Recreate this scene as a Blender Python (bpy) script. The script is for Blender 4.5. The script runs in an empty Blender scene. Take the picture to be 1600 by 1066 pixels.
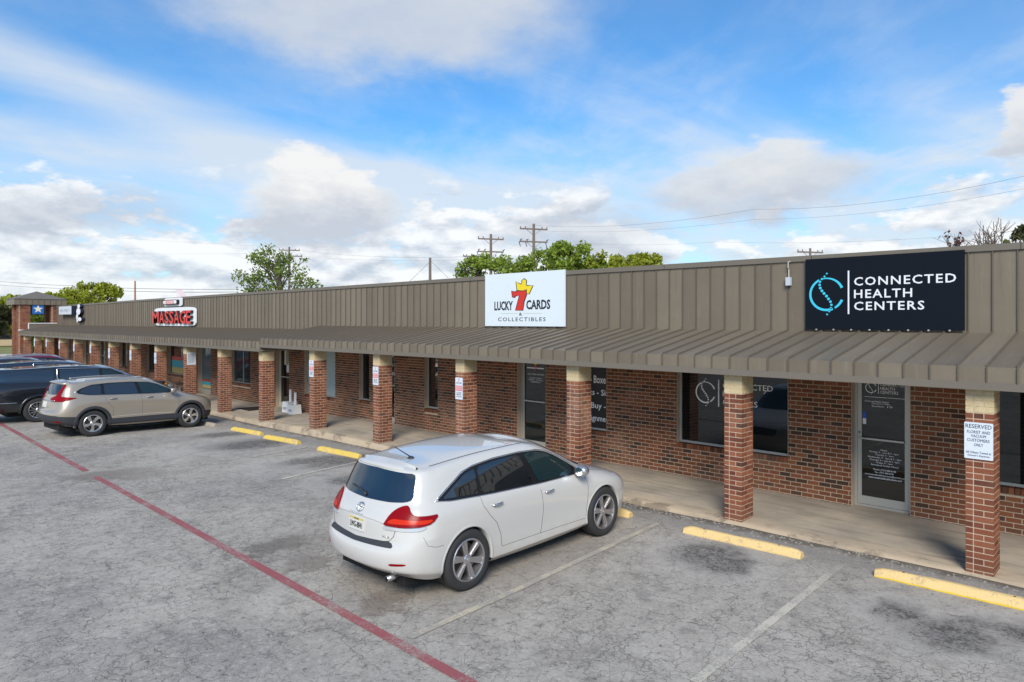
import bpy, bmesh, math, random
from mathutils import Vector, Matrix, noise as mnoise
from mathutils.bvhtree import BVHTree
from mathutils.geometry import delaunay_2d_cdt
R = math.radians
random.seed(7)
rnd = random.random
uni = random.uniform
sc = bpy.context.scene
COL = sc.collection

# ------------------------------------------------------------------ camera
F, TH, HZ, HC = 1067.0, R(45.6), 502.0, 3.225      # focal length in photo pixels, yaw, horizon row, height over the walk
FW = Vector((-math.cos(TH), math.sin(TH), 0)); RT = Vector((math.sin(TH), math.cos(TH), 0))
cam = bpy.data.cameras.new('camera'); camo = bpy.data.objects.new('camera', cam); COL.objects.link(camo)
camo.location = (0, 0, HC)
camo.rotation_euler = (R(90), 0, math.atan2(-FW.x, FW.y))
cam.sensor_width = 36; cam.lens = F/1600*36; cam.shift_y = -(533-HZ)/1600; cam.clip_end = 6000; cam.clip_start = .1
sc.camera = camo

# ------------------------------------------------------------------ node maths helper
class V:
    def __init__(s, nt, sock): s.nt, s.s = nt, sock
    def _m(s, op, b=None, c=None, clamp=False):
        n = s.nt.nodes.new('ShaderNodeMath'); n.operation = op; n.use_clamp = clamp
        for i, q in enumerate((s, b, c)):
            if q is None: continue
            if isinstance(q, V): s.nt.links.new(q.s, n.inputs[i])
            else: n.inputs[i].default_value = q
        return V(s.nt, n.outputs[0])
    def __add__(s, b): return s._m('ADD', b)
    __radd__ = __add__
    def __sub__(s, b): return s._m('SUBTRACT', b)
    def __rsub__(s, b): return s._m('MULTIPLY', -1)._m('ADD', b)
    def __mul__(s, b): return s._m('MULTIPLY', b)
    __rmul__ = __mul__
    def __truediv__(s, b): return s._m('DIVIDE', b)
    def __pow__(s, b): return s._m('POWER', b)
    def sat(s): return s._m('ADD', 0.0, clamp=True)
    def ab(s): return s._m('ABSOLUTE')
    def sqrt(s): return s._m('SQRT')
    def mx(s, b): return s._m('MAXIMUM', b)
    def mn(s, b): return s._m('MINIMUM', b)
    def lt(s, b): return s._m('LESS_THAN', b)
    def gt(s, b): return s._m('GREATER_THAN', b)
    def atan2(s, b): return s._m('ARCTAN2', b)
    def step(s, a, b):      # smoothstep a->b
        n = s.nt.nodes.new('ShaderNodeMapRange'); n.interpolation_type = 'SMOOTHSTEP'
        s.nt.links.new(s.s, n.inputs[0]); n.inputs[1].default_value = a; n.inputs[2].default_value = b
        return V(s.nt, n.outputs[0])

def sep(nt, sock):
    n = nt.nodes.new('ShaderNodeSeparateXYZ'); nt.links.new(sock, n.inputs[0])
    return [V(nt, n.outputs[i]) for i in range(3)]
def comb(nt, x, y, z):
    n = nt.nodes.new('ShaderNodeCombineXYZ')
    for i, q in enumerate((x, y, z)):
        if isinstance(q, V): nt.links.new(q.s, n.inputs[i])
        else: n.inputs[i].default_value = q
    return n.outputs[0]
def tnoise(nt, vec, scale, detail=4, rough=.55, dist=0):
    n = nt.nodes.new('ShaderNodeTexNoise')
    if vec is not None: nt.links.new(vec, n.inputs['Vector'])
    n.inputs['Scale'].default_value = scale; n.inputs['Detail'].default_value = detail
    n.inputs['Roughness'].default_value = rough; n.inputs['Distortion'].default_value = dist
    return V(nt, n.outputs[0]), n.outputs[1]
def rgb(nt, c):
    n = nt.nodes.new('ShaderNodeRGB'); n.outputs[0].default_value = (*c, 1); return n.outputs[0]
def mixc(nt, f, a, b, mode='MIX'):
    n = nt.nodes.new('ShaderNodeMix'); n.data_type = 'RGBA'; n.blend_type = mode
    if isinstance(f, V): nt.links.new(f.s, n.inputs[0])
    else: n.inputs[0].default_value = f
    for i, q in ((6, a), (7, b)):
        if isinstance(q, (tuple, list)): n.inputs[i].default_value = (*q, 1)
        elif isinstance(q, V): nt.links.new(q.s, n.inputs[i])
        else: nt.links.new(q, n.inputs[i])
    return n.outputs[2]
def ramp(nt, v, stops, interp='LINEAR'):
    n = nt.nodes.new('ShaderNodeValToRGB'); n.color_ramp.interpolation = interp
    e = n.color_ramp.elements
    while len(e) > 1: e.remove(e[-1])
    e[0].position = stops[0][0]; e[0].color = (*stops[0][1], 1)
    for p, c in stops[1:]:
        q = e.new(p); q.color = (*c, 1)
    nt.links.new(v.s, n.inputs[0]); return n.outputs[0]

# ------------------------------------------------------------------ world: physical sky with cloud layers
SUN_EL, SUN_AZ = R(36), math.atan2(.62, -.78)        # sun over the camera's right shoulder
W = bpy.data.worlds.new('World'); sc.world = W; W.use_nodes = True
nt = W.node_tree; nt.nodes.clear()
sky = nt.nodes.new('ShaderNodeTexSky'); sky.sky_type = 'NISHITA'; sky.sun_disc = False
sky.sun_elevation = SUN_EL; sky.sun_rotation = math.atan2(.62, -.78)
sky.air_density = 1.0; sky.dust_density = .35; sky.ozone_density = 2.6; sky.altitude = 100
tc = nt.nodes.new('ShaderNodeTexCoord')
dx, dy, dz = sep(nt, tc.outputs['Generated'])
fwd = dx*FW.x + dy*FW.y; rgt = dx*RT.x + dy*RT.y
az = rgt.atan2(fwd)*57.2958                           # degrees right of the lot's view axis
el = dz._m('ARCSINE')*57.2958
hor = comb(nt, dx, dy, dz*2.2)
n1, c1 = tnoise(nt, hor, 5.0, 9, .6)
n2, c2 = tnoise(nt, hor, 13.0, 7, .62)
nb, cb = tnoise(nt, hor, 2.6, 4, .5)
r1, g1, b1 = sep(nt, c1); r2, g2, b2 = sep(nt, c2)
azd = az + (r1-.5)*11 + (r2-.5)*4; eld = el + (g1-.5)*7.5 + (g2-.5)*3.2
def blob(a, e, ra, re_, soft=.45, raw=False):
    x, y = ((az if raw else azd)-a)/ra, ((el if raw else eld)-e)/re_
    return 1-(x*x+y*y).sqrt().step(1-soft, 1+soft)
# high streaks (planar projection of a thin layer)
inv = 1/(1) if False else None
pz = dz.mx(0.0)+.12
px_, py_ = fwd/pz, rgt/pz
s1, _ = tnoise(nt, comb(nt, px_*.42+py_*.30, py_*1.15-px_*1.3, 0.0), 1.0, 7, .52, .5)
s2, _ = tnoise(nt, comb(nt, px_*.3, py_*.35, 3.0), 1.3, 5, .55, .4)
band = blob(-22, 16.0, 27, 3.4, .7, True)*.0
line = el - (17.2 - (az+36)*.245)                     # long diagonal streak falling to the right
streak = (1-(line/2.6).ab().step(.05, 1.2))*(1-az.step(-6, 12))
line2 = el - (12.3 - (az+36)*.05)
streak2 = (1-(line2/2.6).ab().step(.1, 1.15))*(1-az.step(2, 16))
s3, _ = tnoise(nt, comb(nt, px_*.16+py_*.9, py_*.25-px_*.5, 7.0), 3.2, 8, .6, .25)
veil = (s1.step(.36, .70)*.55 + s2.step(.40, .70)*.35 + s3.step(.42,.72)*.42 + .10) * (.60+.40*(1-el.step(4, 26)))
veil = veil*(1-el.step(12, 24)*.35)*(.55+.55*az.step(-24, 8))
veil = (veil + streak*(s1*.9+.15)*.8 + streak2*(s1*.8+.2)*.8).sat()
veil = (veil + (1-el.step(4.5, 16.5))*.50).sat()
skyc = sky.outputs[0]
hsv = nt.nodes.new('ShaderNodeHueSaturation'); hsv.inputs['Saturation'].default_value = 1.12
hsv.inputs['Value'].default_value = 1.0
nt.links.new(skyc, hsv.inputs['Color'])
col = mixc(nt, 1.0, hsv.outputs[0], (.64, 1.28, 1.58), 'MULTIPLY')
col = mixc(nt, veil*.86, col, (6.3, 6.9, 7.5))
# cumulus
h2 = comb(nt, dx, dy, dz*2.5); h3 = comb(nt, dx, dy, (dz+.016)*2.5)
n4, _ = tnoise(nt, h2, 8.5, 9, .58); n4b, _ = tnoise(nt, h3, 8.5, 9, .58)
low = ((n4*.62+n1*.38+(8.6-el)*.017).step(.475, .535))*(1-el.step(9.5, 13.0))
cu = blob(-15.8, 8.6, 6.6, 3.4, .25)
cu = cu.mx(blob(-17.0, 11.6, 3.0, 2.2, .25)).mx(blob(-12.6, 10.6, 2.2, 1.6, .25))
cr = blob(19.0, 10.6, 8.5, 2.5, .35).mx(blob(21.5, 12.0, 3.6, 1.9, .3))
ce = blob(37.6, 12.6, 2.6, 2.2, .2)
top = blob(-10.5, 25.2, 15.0, 5.2, .4)
cf = blob(-35, 7.2, 10, 1.6, .5).mx(blob(6, 7.0, 6, 1.6, .5))
# brightness inside the clouds: crisp lit tops, grey bases
lit = ((g1*.6+g2*.4)*1.25-.12 + (eld-9.6)*.075).sat()
lowlit = ((n4-n4b)*5.5+.60+(b1-.5)*1.2-(n4-.55)*1.2).sat()
white, grey = (8.6, 8.7, 8.8), (4.7, 5.25, 6.1)
col = mixc(nt, low*.90, col, mixc(nt, lowlit, grey, white))
col = mixc(nt, cf*.55, col, (4.7, 5.1, 5.8))
col = mixc(nt, cr*.85, col, mixc(nt, ((eld-9.6)*.22+(g2-.25)*.9).sat(), (4.8, 5.2, 5.9), (7.0, 7.1, 7.2)))
col = mixc(nt, cu*.97, col, mixc(nt, ((eld-8.0)*.28+(g2-.3)*.9).sat(), (5.0, 5.4, 6.1), (7.9, 7.9, 7.9)))
col = mixc(nt, ce*.9, col, mixc(nt, ((eld-11.2)*.4).sat(), (5.0, 5.4, 6.1), (7.4, 7.4, 7.4)))
col = mixc(nt, top*(.62+b1*.5).sat(), col, mixc(nt, (b1*1.4-.2).sat(), (5.0, 5.5, 6.3), (6.4, 6.6, 6.9)))
bg = nt.nodes.new('ShaderNodeBackground'); bg.inputs[1].default_value = .10
out = nt.nodes.new('ShaderNodeOutputWorld')
nt.links.new(col, bg.inputs[0]); nt.links.new(bg.outputs[0], out.inputs[0])

sun = bpy.data.lights.new('sun', 'SUN'); sun.energy = 3.5; sun.angle = R(26); sun.color = (1, .93, .82)
suno = bpy.data.objects.new('sun', sun); COL.objects.link(suno)
sd = Vector((math.cos(SUN_EL)*.62, -math.cos(SUN_EL)*.78, math.sin(SUN_EL)))
suno.rotation_euler = (-sd).to_track_quat('-Z', 'Y').to_euler(); suno.location = (20, -20, 30)
vs = sc.view_settings
vs.view_transform = 'Standard'; vs.look = 'None'; vs.gamma = 1; vs.use_curve_mapping = False; vs.exposure = 0.22
sc.render.engine = 'CYCLES'
try:
    sc.cycles.use_denoising = True; sc.cycles.max_bounces = 6
except Exception: pass

# ------------------------------------------------------------------ layout helper
def at(px, py, Y):
    """world point seen at photo pixel px,py on the vertical plane Y (metres into the scene)"""
    u = px-800; s, c = math.sin(TH), math.cos(TH)
    X = Y*(u*s-F*c)/(u*c+F*s); z = -X*c+Y*s
    return Vector((X, Y, HC+(HZ-py)*z/F))
def AX(px, Y): return at(px, HZ, Y).x

# ------------------------------------------------------------------ object helpers
def tag(o, label=None, cat=None, group=None, kind=None):
    if label: o['label'] = label
    if cat: o['category'] = cat
    if group: o['group'] = group
    if kind: o['kind'] = kind
    return o
def empty(name, loc=(0, 0, 0), parent=None, rz=0):
    o = bpy.data.objects.new(name, None); COL.objects.link(o); o.location = loc; o.rotation_euler.z = rz
    o.empty_display_size = .2
    if parent: o.parent = parent
    return o
def link(name, me, parent=None, mats=None, smooth=False):
    o = bpy.data.objects.new(name, me); COL.objects.link(o)
    if parent: o.parent = parent
    if mats is not None:
        for m in (mats if isinstance(mats, (list, tuple)) else [mats]): me.materials.append(m)
    if smooth:
        me.polygons.foreach_set('use_smooth', [True]*len(me.polygons))
    return o

class MB:
    """collects faces of one mesh object"""
    def __init__(s): s.v = []; s.f = []; s.m = []
    def add(s, vs, fs, mi=0):
        b = len(s.v); s.v += [tuple(q) for q in vs]
        for f in fs: s.f.append([b+i for i in f]); s.m.append(mi)
    def box(s, x0, x1, y0, y1, z0, z1, mi=0):
        vs = [(x0,y0,z0),(x1,y0,z0),(x1,y1,z0),(x0,y1,z0),(x0,y0,z1),(x1,y0,z1),(x1,y1,z1),(x0,y1,z1)]
        s.add(vs, [(0,3,2,1),(4,5,6,7),(0,1,5,4),(1,2,6,5),(2,3,7,6),(3,0,4,7)], mi)
    def hexa(s, p, mi=0):      # 8 corners, box order
        s.add(p, [(0,3,2,1),(4,5,6,7),(0,1,5,4),(1,2,6,5),(2,3,7,6),(3,0,4,7)], mi)
    def quad(s, a, b, c, d, mi=0): s.add([a,b,c,d], [(0,1,2,3)], mi)
    def tube(s, pts, r, n=6, mi=0, caps=True):
        pts = [Vector(p) for p in pts]; rs = r if isinstance(r, (list, tuple)) else [r]*len(pts)
        base = len(s.v); up = None
        for i, p in enumerate(pts):
            t = (pts[min(i+1, len(pts)-1)]-pts[max(i-1, 0)])
            t = t.normalized() if t.length > 1e-9 else Vector((0, 0, 1))
            if up is None: up = t.orthogonal().normalized()
            up = (up - t*up.dot(t)); up = up.normalized() if up.length > 1e-6 else t.orthogonal().normalized()
            w = t.cross(up)
            for k in range(n):
                a = 2*math.pi*k/n; s.v.append(tuple(p+(up*math.cos(a)+w*math.sin(a))*rs[i]))
        for i in range(len(pts)-1):
            for k in range(n):
                a, b = base+i*n+k, base+i*n+(k+1) % n
                s.f.append([a, b, b+n, a+n]); s.m.append(mi)
        if caps:
            s.f.append([base+k for k in range(n)][::-1]); s.m.append(mi)
            s.f.append([base+(len(pts)-1)*n+k for k in range(n)]); s.m.append(mi)
    def prism(s, poly, y0, y1, mi=0, tr=None):     # polygon in (x,z) extruded in y
        n = len(poly)
        vs = [(x, y0, z) for x, z in poly]+[(x, y1, z) for x, z in poly]
        if tr: vs = [tr(*q) for q in vs]
        s.add(vs, [list(range(n)), list(range(n, 2*n))[::-1]]+[(i, i+n, (i+1) % n+n, (i+1) % n) for i in range(n)], mi)
    def lathe(s, prof, n=32, mi=0, axis='y', c=(0,0,0)):   # prof: (r, h)
        b = len(s.v)
        for r, h in prof:
            for k in range(n):
                a = 2*math.pi*k/n
                p = (r*math.cos(a), h, r*math.sin(a)) if axis == 'y' else (r*math.cos(a), r*math.sin(a), h)
                s.v.append((p[0]+c[0], p[1]+c[1], p[2]+c[2]))
        for i in range(len(prof)-1):
            for k in range(n):
                p, q = b+i*n+k, b+i*n+(k+1) % n
                s.f.append([p, q, q+n, p+n]); s.m.append(mi)
    def mesh(s, name, mats):
        me = bpy.data.meshes.new(name); me.from_pydata(s.v, [], s.f)
        for m in (mats if isinstance(mats, (list, tuple)) else [mats]): me.materials.append(m)
        if any(s.m): me.polygons.foreach_set('material_index', s.m)
        return me
    def build(s, name, mats, parent=None, smooth=False, fix=False):
        me = s.mesh(name, mats)
        if fix:
            bm = bmesh.new(); bm.from_mesh(me); bmesh.ops.recalc_face_normals(bm, faces=bm.faces); bm.to_mesh(me); bm.free()
        return link(name, me, parent, None, smooth)

def text(name, body, x0, x1, z0, z1, Y, mat, parent=None, depth=.004, shear=0, spacing=1.0, bold=0, xf=None, rotz=0, align='CENTER', fit=True):
    """lettering as a mesh, facing -Y, filling the box x0..x1, z0..z1"""
    cu = bpy.data.curves.new(name, 'FONT'); cu.body = body; cu.space_character = spacing; cu.shear = shear
    cu.resolution_u = 2; cu.extrude = .01; cu.offset = bold; cu.align_x = align
    t = bpy.data.objects.new(name, cu); COL.objects.link(t)
    dg = bpy.context.evaluated_depsgraph_get(); me = bpy.data.meshes.new_from_object(t.evaluated_get(dg))
    bpy.data.objects.remove(t); bpy.data.curves.remove(cu)
    xs = [v.co.x for v in me.vertices]; ys = [v.co.y for v in me.vertices]
    if not xs: return None
    ax, bx, ay, by = min(xs), max(xs), min(ys), max(ys)
    kx = (x1-x0)/(bx-ax); ky = (z1-z0)/(by-ay)
    cx, cz = (x0+x1)/2, (z0+z1)/2
    M = Matrix.Rotation(rotz, 4, 'Z')
    for v in me.vertices:
        q = Vector(((v.co.x-ax)*kx+x0, (-depth if v.co.z > 0 else 0), (v.co.y-ay)*ky+z0))
        if xf: v.co = xf(q)
        else: v.co = q+Vector((0, Y, 0))
    me.materials.clear(); me.materials.append(mat)
    return link(name, me, parent)

# ------------------------------------------------------------------ materials
MATS = {}
def pbr(name, col, rough=.6, metal=0, spec=.5, coat=0, var=.0, vscale=3.0, bump=0, bscale=40, emit=None, ior=1.45, coatr=.03, island=0):
    if name in MATS: return MATS[name]
    m = bpy.data.materials.new(name); m.use_nodes = True; nt = m.node_tree; b = nt.nodes['Principled BSDF']
    b.inputs['Base Color'].default_value = (*col, 1); b.inputs['Roughness'].default_value = rough
    b.inputs['Metallic'].default_value = metal; b.inputs['Specular IOR Level'].default_value = spec
    b.inputs['Coat Weight'].default_value = coat; b.inputs['Coat Roughness'].default_value = coatr; b.inputs['IOR'].default_value = ior
    tco = nt.nodes.new('ShaderNodeTexCoord')
    if var:
        g = nt.nodes.new('ShaderNodeNewGeometry')
        n, _ = tnoise(nt, g.outputs['Position'], vscale, 6, .6)
        k = (n-.5)*2*var
        if island:
            oi = nt.nodes.new('ShaderNodeObjectInfo')
            k = k + (V(nt, oi.outputs['Random'])-.5)*island
        nt.links.new(mixc(nt, (k+.5).sat(), [max(0, c*.72) for c in col], [min(1, c*1.28) for c in col]), b.inputs['Base Color'])
    if bump:
        g = nt.nodes.new('ShaderNodeNewGeometry')
        n, _ = tnoise(nt, g.outputs['Position'], bscale, 4, .6)
        bp = nt.nodes.new('ShaderNodeBump'); bp.inputs['Strength'].default_value = bump; bp.inputs['Distance'].default_value = .01
        nt.links.new(n.s, bp.inputs['Height']); nt.links.new(bp.outputs[0], b.inputs['Normal'])
    MATS[name] = m; return m

def brick_mat(name, stops, island=True):
    m = bpy.data.materials.new(name); m.use_nodes = True; nt = m.node_tree; b = nt.nodes['Principled BSDF']
    g = nt.nodes.new('ShaderNodeNewGeometry'); oi = nt.nodes.new('ShaderNodeObjectInfo')
    rv = V(nt, g.outputs['Random Per Island']) if island else V(nt, oi.outputs['Random'])
    c = ramp(nt, rv, stops)
    n, _ = tnoise(nt, g.outputs['Position'], 34, 5, .7)
    n2, _ = tnoise(nt, g.outputs['Position'], 1.1, 5, .6)
    c = mixc(nt, (n-.25)*.9, mixc(nt, 1.0, c, (.55, .55, .55), 'MULTIPLY'), c)
    c = mixc(nt, n2.step(.48, .75)*.28, c, (.34, .25, .19))
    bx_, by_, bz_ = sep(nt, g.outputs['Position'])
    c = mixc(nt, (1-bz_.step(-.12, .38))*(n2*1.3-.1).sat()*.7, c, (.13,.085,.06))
    nt.links.new(c, b.inputs['Base Color']); b.inputs['Roughness'].default_value = .85
    b.inputs['Specular IOR Level'].default_value = .25
    bp = nt.nodes.new('ShaderNodeBump'); bp.inputs['Strength'].default_value = .5; bp.inputs['Distance'].default_value = .006
    nt.links.new(n.s, bp.inputs['Height']); nt.links.new(bp.outputs[0], b.inputs['Normal'])
    return m
wall_stops = [(0, (.09,.058,.040)), (.14, (.14,.07,.042)), (.26, (.25,.095,.047)), (.6, (.34,.118,.053)), (.85, (.40,.155,.070)), (1, (.25,.093,.05))]
pil_stops = [(0, (.14,.06,.04)), (.15, (.22,.075,.045)), (.45, (.34,.115,.060)), (.8, (.42,.16,.085)), (1, (.26,.085,.05))]
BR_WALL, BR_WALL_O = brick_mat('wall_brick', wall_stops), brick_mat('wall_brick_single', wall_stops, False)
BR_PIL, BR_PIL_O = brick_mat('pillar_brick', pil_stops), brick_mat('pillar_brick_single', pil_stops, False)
cream_stops = [(0, (.84,.67,.39)), (.5, (.88,.71,.43)), (1, (.90,.75,.48))]
BR_CREAM, BR_CREAM_O = brick_mat('cream_paint_brick', cream_stops), brick_mat('cream_paint_single', cream_stops, False)
MORTAR = pbr('mortar', (.52,.40,.29), .9, var=.35, vscale=8, bump=.4)
METAL = pbr('taupe_sheet_metal', (.176,.145,.106), .42, 0, .5, var=.22, vscale=1.0, island=.5)
_nt = METAL.node_tree; _g = _nt.nodes.new('ShaderNodeNewGeometry'); _x, _y, _z = sep(_nt, _g.outputs['Position'])
_s, _ = tnoise(_nt, comb(_nt, _x*9, _y*.7, _z*.7), 1.0, 5, .65); _w, _ = tnoise(_nt, comb(_nt, _x*1.6, _y*1.2, _z*1.6), 1.0, 3, .5)
_b = _nt.nodes['Principled BSDF']; _c = _b.inputs['Base Color'].links[0].from_socket
_c = mixc(_nt, _s.step(.55,.75)*.35, _c, (.27,.235,.185)); _c = mixc(_nt, (1-_s.step(.28,.42))*.35, _c, (.11,.09,.07)); _nt.links.new(_c, _b.inputs['Base Color'])
_bp = _nt.nodes.new('ShaderNodeBump'); _bp.inputs['Strength'].default_value = .5; _bp.inputs['Distance'].default_value = .03; _nt.links.new(_w.s, _bp.inputs['Height']); _nt.links.new(_bp.outputs[0], _b.inputs['Normal'])
METAL_R = pbr('taupe_seam_shade', (.120,.102,.082), .5, var=.1)  # shaded side of the seam ribs painted in: darker than the panels
METAL_D = pbr('taupe_trim', (.165,.142,.114), .5, 0, .5, var=.10, vscale=2)
SOFFIT = pbr('soffit_paint', (.30,.27,.23), .8, var=.15)
FRAME = pbr('aluminium_frame', (.50,.49,.44), .4, .3, var=.1)
FRAME_D = pbr('bronze_frame', (.055,.05,.045), .4, .3)
GLASS = pbr('window_glass', (.008,.012,.012), .02, 0, .5, ior=1.65)
GLASS_L = pbr('pale_glass', (.12,.18,.18), .05, 0, .5, ior=1.8)
PANEL_G = pbr('frosted_panel', (.40,.50,.50), .35, ior=1.6, var=.05)
BLACK = pbr('black_vinyl', (.01,.01,.011), .35)
WHITE = pbr('white_vinyl', (.78,.80,.82), .4)
LETTER = pbr('white_lettering', (.92,.93,.93), .4)
DARKL = pbr('dark_lettering', (.02,.025,.035), .5)
RED = pbr('red_vinyl', (.62,.03,.02), .35)
YEL = pbr('yellow_vinyl', (.80,.62,.02), .4)
CYAN = pbr('cyan_vinyl', (.05,.55,.75), .4)
ROOM = pbr('dark_interior', (.03,.03,.03), .9)
CONC_DIRT = (.40,.33,.245)
# ------------------------------------------------------------------ lot, walk, ground
def lerp(a, b, t): return a+(b-a)*t
def interp(x, tab):
    if x <= tab[0][0]: return tab[0][1]
    for (a, b), (c, d) in zip(tab, tab[1:]):
        if x <= c: return lerp(b, d, (x-a)/(c-a))
    return tab[-1][1]
EDGE = [(-60,-.27),(-25,-.26),(-21,-.24),(-17,-.17),(-13,-.14),(-9,-.10),(-5,-.055),(-1,-.035),(6,-.02)]
def lotz(X, Y):
    e = interp(X, EDGE); f = interp(X, [(-40,-.17),(-20,-.15),(-12,-.13),(6,-.13)])
    t = max(0, min(1, (Y-5)/5.3)); t = t*t*(3-2*t)
    return lerp(f, e, t)
WALKZ = [(-60,-.13),(-22.4,-.13),(-19.2,0),(10,0)]
def walkz(X): return interp(X, WALKZ)

# asphalt material: aggregate, alligator cracks, oil stains below the stalls, darker strip by the walk
ASPH = bpy.data.materials.new('worn_asphalt'); ASPH.use_nodes = True; nt = ASPH.node_tree; b = nt.nodes['Principled BSDF']
g = nt.nodes.new('ShaderNodeNewGeometry'); P = g.outputs['Position']; X_, Y_, Z_ = sep(nt, P)
f1, _ = tnoise(nt, P, 95, 3, .7); f2, _ = tnoise(nt, P, 27, 6, .75); f3, cc3 = tnoise(nt, P, .55, 5, .6); f4, _ = tnoise(nt, P, 3.1, 6, .65)
c = mixc(nt, f3.step(.3, .7), (.315,.284,.244), (.42,.38,.326))
c = mixc(nt, f4.step(.46, .62)*.40, c, (.48,.44,.38))
c = mixc(nt, (1-f4.step(.34, .46))*.50, c, (.20,.185,.17))
f6, _ = tnoise(nt, P, .23, 4, .6)
c = mixc(nt, f6.step(.52, .60)*.35, c, (.22,.21,.20))
f5, _ = tnoise(nt, P, 9, 6, .7)
sp = (f1-.5)*.9+(f2-.5)*1.5+(f5-.5)*.9
c = mixc(nt, sp.step(.08, .30)*.6, c, (.56,.52,.47)); c = mixc(nt, (sp*-1).step(.08, .30)*.75, c, (.07,.07,.075))
wn, wc = tnoise(nt, P, 1.7, 4, .6)
def addv(a, bsock, k):
    n = nt.nodes.new('ShaderNodeVectorMath'); n.operation = 'MULTIPLY_ADD'; nt.links.new(bsock, n.inputs[0]); n.inputs[1].default_value = (k, k, k); nt.links.new(a, n.inputs[2]); return n.outputs[0]
crk = None
_, fc = tnoise(nt, P, 11, 3, .6)
for scl, wd, k, lo, hi in ((2.3, .017, .5, .38, .56), (5.2, .034, .22, .42, .60), (.46, .0045, 1.0, .2, .35)):
    vo = nt.nodes.new('ShaderNodeTexVoronoi'); vo.feature = 'DISTANCE_TO_EDGE'; vo.inputs['Scale'].default_value = scl
    nt.links.new(addv(addv(addv(P, wc, k), cc3, .4), fc, .09), vo.inputs['Vector'])
    d = V(nt, vo.outputs['Distance']); mk, _ = tnoise(nt, comb(nt, X_+scl*9, Y_, 0.0), .38, 3, .6)
    q = (1-d.step(wd*.15, wd))*mk.step(lo, hi)*(.35+.65*f2.step(.35, .6))
    crk = q if crk is None else crk.mx(q)
near = Y_.step(9.0, 10.2)
crk = crk*(1-near)
c = mixc(nt, crk*.58, c, (.11,.10,.09))
halo = None
def spot(x, y, rx, ry, s=.6):
    xx = (X_+(f4-.5)*.9+(f2-.5)*.35-x)/rx; yy = (Y_+(wn-.5)*.9+(f2-.5)*.35-y)/ry
    return (1-(xx*xx+yy*yy).sqrt().step(1-s, 1+s))
def gpt(px, py, dz=-.12):
    z = F*(HC-dz)/(py-HZ); x = (px-800)/F*z
    p = RT*x+FW*z; return p.x, p.y
stains = None; pale = None
for px, py, rx, ry in ((1105,872,.42,.55), (1140,890,.3,.35), (1415,966,.30,.3), (1495,1000,.42,.4), (1530,985,.2,.2), (350,674,.5,.9), (400,690,.8,1.2), (545,717,.6,1.2), (490,717,.4,.9), (565,747,.5,.7), (1600,1000,.3,.3)):
    x, y = gpt(px, py); q = spot(x, y, rx, ry); stains = q if stains is None else stains.mx(q)
    q = spot(x, y, rx*2.1, ry*1.8, .5); pale = q if pale is None else pale.mx(q)
c = mixc(nt, pale*.35, c, (.47,.44,.41))
c = mixc(nt, stains*((f2-.27)*3.0+(f5-.5)*2).sat()*.88, c, (.045,.042,.042))
for px, py, rx, ry, cl in ((155,742,.5,.6,(.15,.13,.11)), (215,738,.7,.5,(.25,.22,.19)), (610,938,.28,.35,(.17,.125,.095)), (440,850,.3,.5,(.10,.09,.08)), (480,880,.3,.3,(.2,.17,.14))):
    x, y = gpt(px, py); c = mixc(nt, spot(x, y, rx, ry, .3)*.6, c, cl)
for px, py, rx, ry in ((860,880,.5,1.6), (640,900,.8,.7), (470,850,.6,.5)):
    x, y = gpt(px, py); c = mixc(nt, spot(x, y, rx, ry, .7)*(.25+.5*f4).sat()*.75, c, (.235,.20,.165))
pv = nt.nodes.new('ShaderNodeTexVoronoi'); pv.inputs['Scale'].default_value = 1.9; nt.links.new(P, pv.inputs['Vector'])
pr, pg, pb_ = sep(nt, pv.outputs['Color'])
pit = (1-(V(nt, pv.outputs['Distance'])+(f2-.5)*.03).step(.014, .032))*pr.gt(.35)
c = mixc(nt, pit*.85, c, (.05,.05,.05))
edge = Y_.step(9.2, 9.9)
c = mixc(nt, edge*(.35+.6*f4.step(.35,.6)).sat()*.55, c, (.19,.185,.18))
dirt = (Y_+(f4-.5)*.8+(f2-.5)*.3).step(10.0, 10.35)
c = mixc(nt, dirt*.8, c, (.10,.078,.055))
nt.links.new(c, b.inputs['Base Color']); b.inputs['Roughness'].default_value = .92; b.inputs['Specular IOR Level'].default_value = .2
hgt = f1*.5+f2*.5-crk*2.2
bp = nt.nodes.new('ShaderNodeBump'); bp.inputs['Strength'].default_value = .55; bp.inputs['Distance'].default_value = .006
nt.links.new(hgt.s, bp.inputs['Height']); nt.links.new(bp.outputs[0], b.inputs['Normal'])

mb = MB()
xs = [-78+i*1.0 for i in range(110)]; ys = [-45, -30, -20, -12, -6, -2, 0, 2, 3, 4, 5, 5.5, 6, 6.5, 7, 7.5, 8, 8.5, 9, 9.5, 10, 10.37]
base = []
for x in xs:
    for y in ys: mb.v.append((x, y, lotz(x, y)+.006*mnoise.noise(Vector((x*.5, y*.5, 0)))*(1 if y < 10 else 0)))
n = len(ys)
for i in range(len(xs)-1):
    for j in range(n-1): mb.f.append([i*n+j, (i+1)*n+j, (i+1)*n+j+1, i*n+j+1]); mb.m.append(0)
mb.quad((-78,10.37,-.27), (-62.5,10.37,-.27), (-62.5,32,-.3), (-78,32,-.3))
tag(mb.build('parking_lot', ASPH, smooth=True), kind='structure')

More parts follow.
